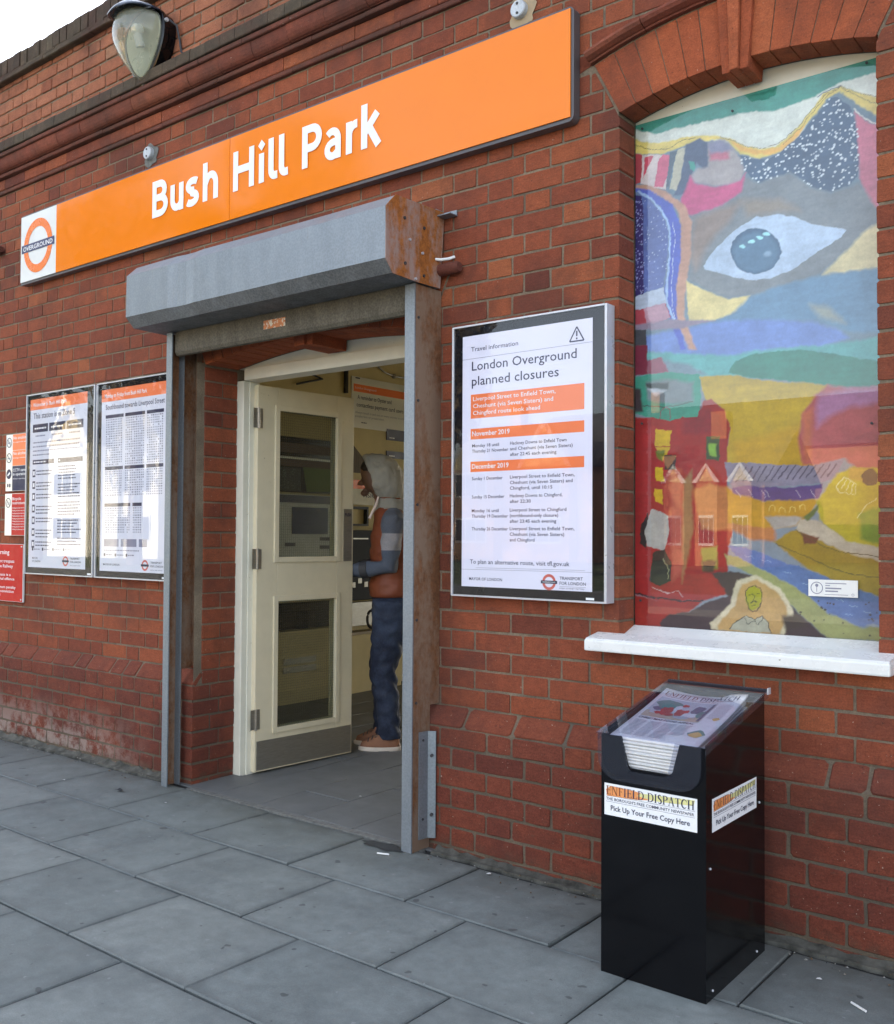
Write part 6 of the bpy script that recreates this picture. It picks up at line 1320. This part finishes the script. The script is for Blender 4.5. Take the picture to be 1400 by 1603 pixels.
# raised hood, open towards the face
hd_m=plain('pale_grey_jersey',(.29,.275,.24),.9,var=.08,bump=.25,bscale=260)
m=MB(); rg=[]
C0=Vector((HC[0]+.030,PY,HC[2]+.015))
for k,(dx,w,zt,zb_) in enumerate(((-.055,.086,.135,-.085),(-.045,.096,.148,-.105),(-.01,.106,.157,-.13),(.035,.110,.156,-.145),(.075,.100,.140,-.145),(.105,.078,.105,-.12),(.125,.045,.06,-.08))):
    r_=[]
    for j in range(20):
        a=2*math.pi*j/20; zc=(zt+zb_)/2; hz=(zt-zb_)/2; z=zc+math.cos(a)*hz; lean=-.22*(z-.02)*(1 if dx<.0 else .5); fwd=-.42*max(z-.03,0)*(1 if dx<0 else .4)
        r_.append(C0+Vector((dx+fwd+(-lean if z<0 else lean*.2)*(-1 if z<0 else 1),math.sin(a)*w,z)))
    rg.append(r_)
n=20; v=[p for r_ in rg for p in r_]; f=[(i*n+k,i*n+(k+1)%n,(i+1)*n+(k+1)%n,(i+1)*n+k) for i in range(len(rg)-1) for k in range(n)]+[tuple(range((len(rg)-1)*n,len(rg)*n))]
m.raw(v,f); m.loft([ring((cX(.01),PY,z),rx,ry,0,20) for z,rx,ry in ((1.33,.105,.125),(1.37,.098,.108),(1.41,.088,.092))],cap=False)
o=m.build('hood',hd_m,pe,smooth=True); sm=o.modifiers.new('t','SOLIDIFY'); sm.thickness=.007; ss=o.modifiers.new('s','SUBSURF'); ss.levels=2; ss.render_levels=3
tx=bpy.data.textures.new('cloth_folds','CLOUDS'); tx.noise_scale=.075; dm=o.modifiers.new('d','DISPLACE'); dm.texture=tx; dm.strength=.030; dm.mid_level=.5
MB().tube([(HC[0]+.022,PY-.088,HC[2]-.082),(HC[0]+.012,PY-.105,HC[2]-.125),(HC[0]-.006,PY-.128,HC[2]-.165),(HC[0]-.022,PY-.140,HC[2]-.205)],[.0055,.0065,.007,.009],8).build('drawstring',plain('pink_white_cord',(.75,.62,.58),.8),pe,smooth=True)
for s_ in (-1,1):
    hip,kn,an=LEG[s_]; x0=an[0]; y0=an[1]
    def so(z,f_,bk,w): return [Vector((x0-.055+(-math.cos(a)*(f_ if math.cos(a)>0 else bk)),y0+math.sin(a)*w*(1-.25*max(0,math.cos(a))**2),z)) for a in [2*math.pi*k/22 for k in range(22)]]
    sh_=MB().loft([so(.018,.112,.122,.046),so(.035,.112,.122,.047),so(.052,.098,.12,.045)]); 
    up_=MB().loft([so(.024,.108,.119,.044),so(.050,.098,.117,.043),so(.066,.060,.114,.040),so(.085,.008,.11,.036),so(.105,-.018,.105,.034)]); shoe=fuse('shoe',up_,plain('tan_suede_%s'%('a' if s_>0 else 'b'),(.25,.115,.065),.8),pe,.005,1)
    MB().loft([so(.001,.112,.120,.047),so(.006,.117,.124,.049),so(.022,.117,.124,.049),so(.025,.112,.121,.047)]).build('sole',plain('off_white_rubber_%s'%('a' if s_>0 else 'b'),(.62,.55,.48),.6),shoe,smooth=True)
    lc=MB()
    for k in range(4):
        x=x0-.115+.022*k; z=.060+.011*k; lc.tube([(x,y0-.030,z-.004),(x+.004,y0,z+.010),(x,y0+.030,z-.004)],.0028,6)
    lc.build('lace',M['dark_gap'],shoe)
can=thing('drink_can','small dark can with a yellow top held in the hand of the standing person','can',(ARM[-1][3][0]-.045,ARM[-1][3][1]+.02,.98))
pe.rotation_euler=(0,0,R(38)); _c=ROT@Vector((ARM[-1][3][0]-.040,ARM[-1][3][1]+.026,0)); cx_,cy_=_c.x,_c.y
MB().tube([(cx_,cy_,.985),(cx_,cy_,.990),(cx_,cy_,1.075),(cx_,cy_,1.083)],[.020,.024,.024,.020],16).build('can_body',plain('dark_can',(.02,.02,.025),.25,.5),can,smooth=True)
MB().tube([(cx_,cy_,1.083),(cx_,cy_,1.105),(cx_,cy_,1.112)],[.017,.017,.012],14).build('can_top',plain('yellow_cap',(.55,.45,.05),.35),can,smooth=True)
rl=thing('hanging_ring','dark ring shaped strap hanging beside the counter at hip height','strap',(-4.95,2.2,.6))
rx0,ry0,rz0=-4.30,1.66,.66
MB().tube([(rx0+.035*math.cos(a),ry0,rz0+.055*math.sin(a)) for a in [math.pi*2*k/20 for k in range(21)]],.009,8).tube([(rx0,ry0,rz0+.055),(rx0,ry0+.05,rz0+.12)],.006,6).build('strap_loop',M['dark_gap'],rl,smooth=True)
# ---------------------------------------------------------------- across the road: what the glass and enamel reflect
def house(x,y,w,d,h,label,wallm,gab=1):
    t=thing('brick_house',label,'house',(x,y,0),'houses across the road')
    m=MB(); m.box(x-w/2,x+w/2,y-d,y,-.15,h); m.build('wall',wallm,t)
    rf=MB(); rf.raw([(x-w/2-.3,y+.3,h),(x+w/2+.3,y+.3,h),(x+w/2+.3,y-d-.3,h),(x-w/2-.3,y-d-.3,h),(x-w/2-.3,y-d/2,h+d*.38),(x+w/2+.3,y-d/2,h+d*.38)],[(0,1,5,4),(2,3,4,5),(1,2,5),(3,0,4),(3,2,1,0)]); roof=rf.build('roof',RF,t)
    MB().box(x-w*.3,x-w*.3+.8,y-d/2-.4,y-d/2+.4,h+d*.2,h+d*.38+1.1).build('chimney',wallm,roof)
    for k in range(gab):
        gx=x-w/2+w*(k+.5)/gab; gw=w/gab*.32
        MB().prism([(gx-gw,-.1),(gx+gw,-.1),(gx+gw,h+.05),(gx,h+gw*1.5),(gx-gw,h+.05)],'y',y+.002,y+.8).build('gable_bay',wallm,t); MB().prism([(gx-gw*.95,h+.05),(gx+gw*.95,h+.05),(gx,h+gw*1.45)],'y',y+.801,y+.84).build('gable_face',BR[1],t)
        b_=MB()
        b_.prism([(gx-gw-.15,h),(gx-gw+.1,h),(gx,h+gw*1.4),(gx+gw-.1,h),(gx+gw+.15,h),(gx,h+gw*1.75)],'y',y+.802,y+.9); b_.build('bargeboard',WP,t)
        for zz in (.8,3.3):
            if zz+1.3>h+.6: continue
            f_=MB(); 
            f_.box(gx-gw*.7,gx+gw*.7,y+.802,y+.86,zz,zz+1.4)
            fo=f_.build('window',WP,t)
            for s_ in (-1,0,1): MB().box(gx+s_*gw*.46-gw*.2,gx+s_*gw*.46+gw*.2,y+.861,y+.87,zz+.12,zz+1.28).build('pane',DG,fo)
WP=plain('white_joinery',(.75,.75,.72),.5); DG=plain('dark_window_glass',(.03,.035,.04),.1); RF=plain('slate_roof',(.09,.085,.09),.7,var=.25,scale=3)
BR=[plain('warm_house_brick',(.50,.26,.12),.9,var=.2,scale=4),plain('cream_render',(.74,.60,.30),.8,var=.08),plain('white_render',(.78,.76,.70),.8,var=.05)]
house(-18.4,-40,4.8,7,3.7,'gabled brick house in the middle of the row across the road',BR[0],3)
house(-4.0,-42,9,8,4.6,'cream rendered house to the right of the gabled brick house',BR[1],2)
house(-30,-41,9.5,8,4.8,'red brick house left of the gabled brick house',BR[0],2)
house(-48,-28,13,8,6.2,'white rendered house nearer the road on the left',BR[2],2)
house(-64,-27,12,9,6.4,'cream rendered house at the far left of the row',BR[1],3)
house(-19,-52,36,9,6.3,'long low brick terrace added behind the row to block sky reflections',BR[0],0)  # added unseen backdrop; its dark roof cuts sky haze reflected in the mural
def tree(x,y,h,r,label,mat):
    t=thing('broadleaf_tree',label,'tree',(x,y,0),'trees across the road')
    tk=MB(); tk.tube([(x,y,-.15),(x+.1,y,h*.3),(x-.1,y+.1,h*.6),(x,y,h*.85)],[.35,.25,.15,.05],8)
    for k in range(7):
        a=k*2.4; z=h*(.35+.07*k); tk.tube([(x,y,z),(x+math.cos(a)*r*.4,y+math.sin(a)*r*.4,z+h*.12),(x+math.cos(a)*r*.75,y+math.sin(a)*r*.75,z+h*.2)],[.12,.07,.02],5)
    tk.build('trunk',plain('bark_'+label[:5],(.10,.08,.06),.95),t)
    N=5200; u=np.random.randn(N,3); u/=np.linalg.norm(u,axis=1)[:,None]; rad=np.random.rand(N)**.4
    cl=np.random.randn(22,3); cl/=np.linalg.norm(cl,axis=1)[:,None]; cl*=.72
    ci=np.random.randint(0,22,N); P=(cl[ci]*.95+u*rad[:,None]*.36)*np.array([r,r,h*.34])+np.array([x,y,h*.66])
    a=np.random.randn(N,3); a/=np.linalg.norm(a,axis=1)[:,None]; b_=np.cross(a,np.random.randn(N,3)); b_/=np.linalg.norm(b_,axis=1)[:,None]; s_=np.random.uniform(.12,.28,(N,1))
    V=np.stack([P+a*s_,P+b_*s_*.6,P-a*s_,P-b_*s_*.6],1).reshape(-1,3); F=np.arange(N*4).reshape(-1,4)
    me=bpy.data.meshes.new('crown'); me.from_pydata(V.tolist(),[],F.tolist()); me.materials.append(mat); add('crown',me,t)
LV=[plain('autumn_leaf',(.07,.05,.02),.8,var=.4,scale=2),plain('dark_leaf',(.035,.055,.02),.8,var=.4,scale=2)]
for k,(x,y,h,r,l) in enumerate([(-19.5,-20,10.5,2.6,'slender autumn tree nearest the dispenser side across the road'),(-28,-22,18,5.0,'tall dark tree between the houses across the road'),(-37,-22,19,5.5,'broad dark tree left of centre across the road'),(-47,-23,18,6,'broad autumn tree at the far left'),(6,-24,11,4,'dark tree at the far right across the road')]):  # tall trees added to keep sky reflections off the sign
    tree(x,y,h,r,l,LV[k%2])

# grit, leaf crumbs and dust gathered in the angle of wall and pavement
gm=MB()
for k in range(420):
    x=random.uniform(-7,.6)
    if -4.0<x<-2.36: continue
    y=-.055-.035-abs(random.gauss(0,.055)); s_=random.uniform(.0015,.006); a=random.uniform(0,6.3); z=.003
    c_,d_=math.cos(a)*s_,math.sin(a)*s_
    gm.raw([(x-c_,y-d_,z),(x+d_*.6,y-c_*.6,z),(x+c_,y+d_,z),(x-d_*.6,y+c_*.6,z),(x,y,z+s_*.8)],[(0,1,4),(1,2,4),(2,3,4),(3,0,4)],k%3)
gm.build('grit',[M['stain'],plain('leaf_crumb',(.11,.07,.04),.9),plain('pale_grit',(.24,.23,.21),.9)],pav,kind='stuff')
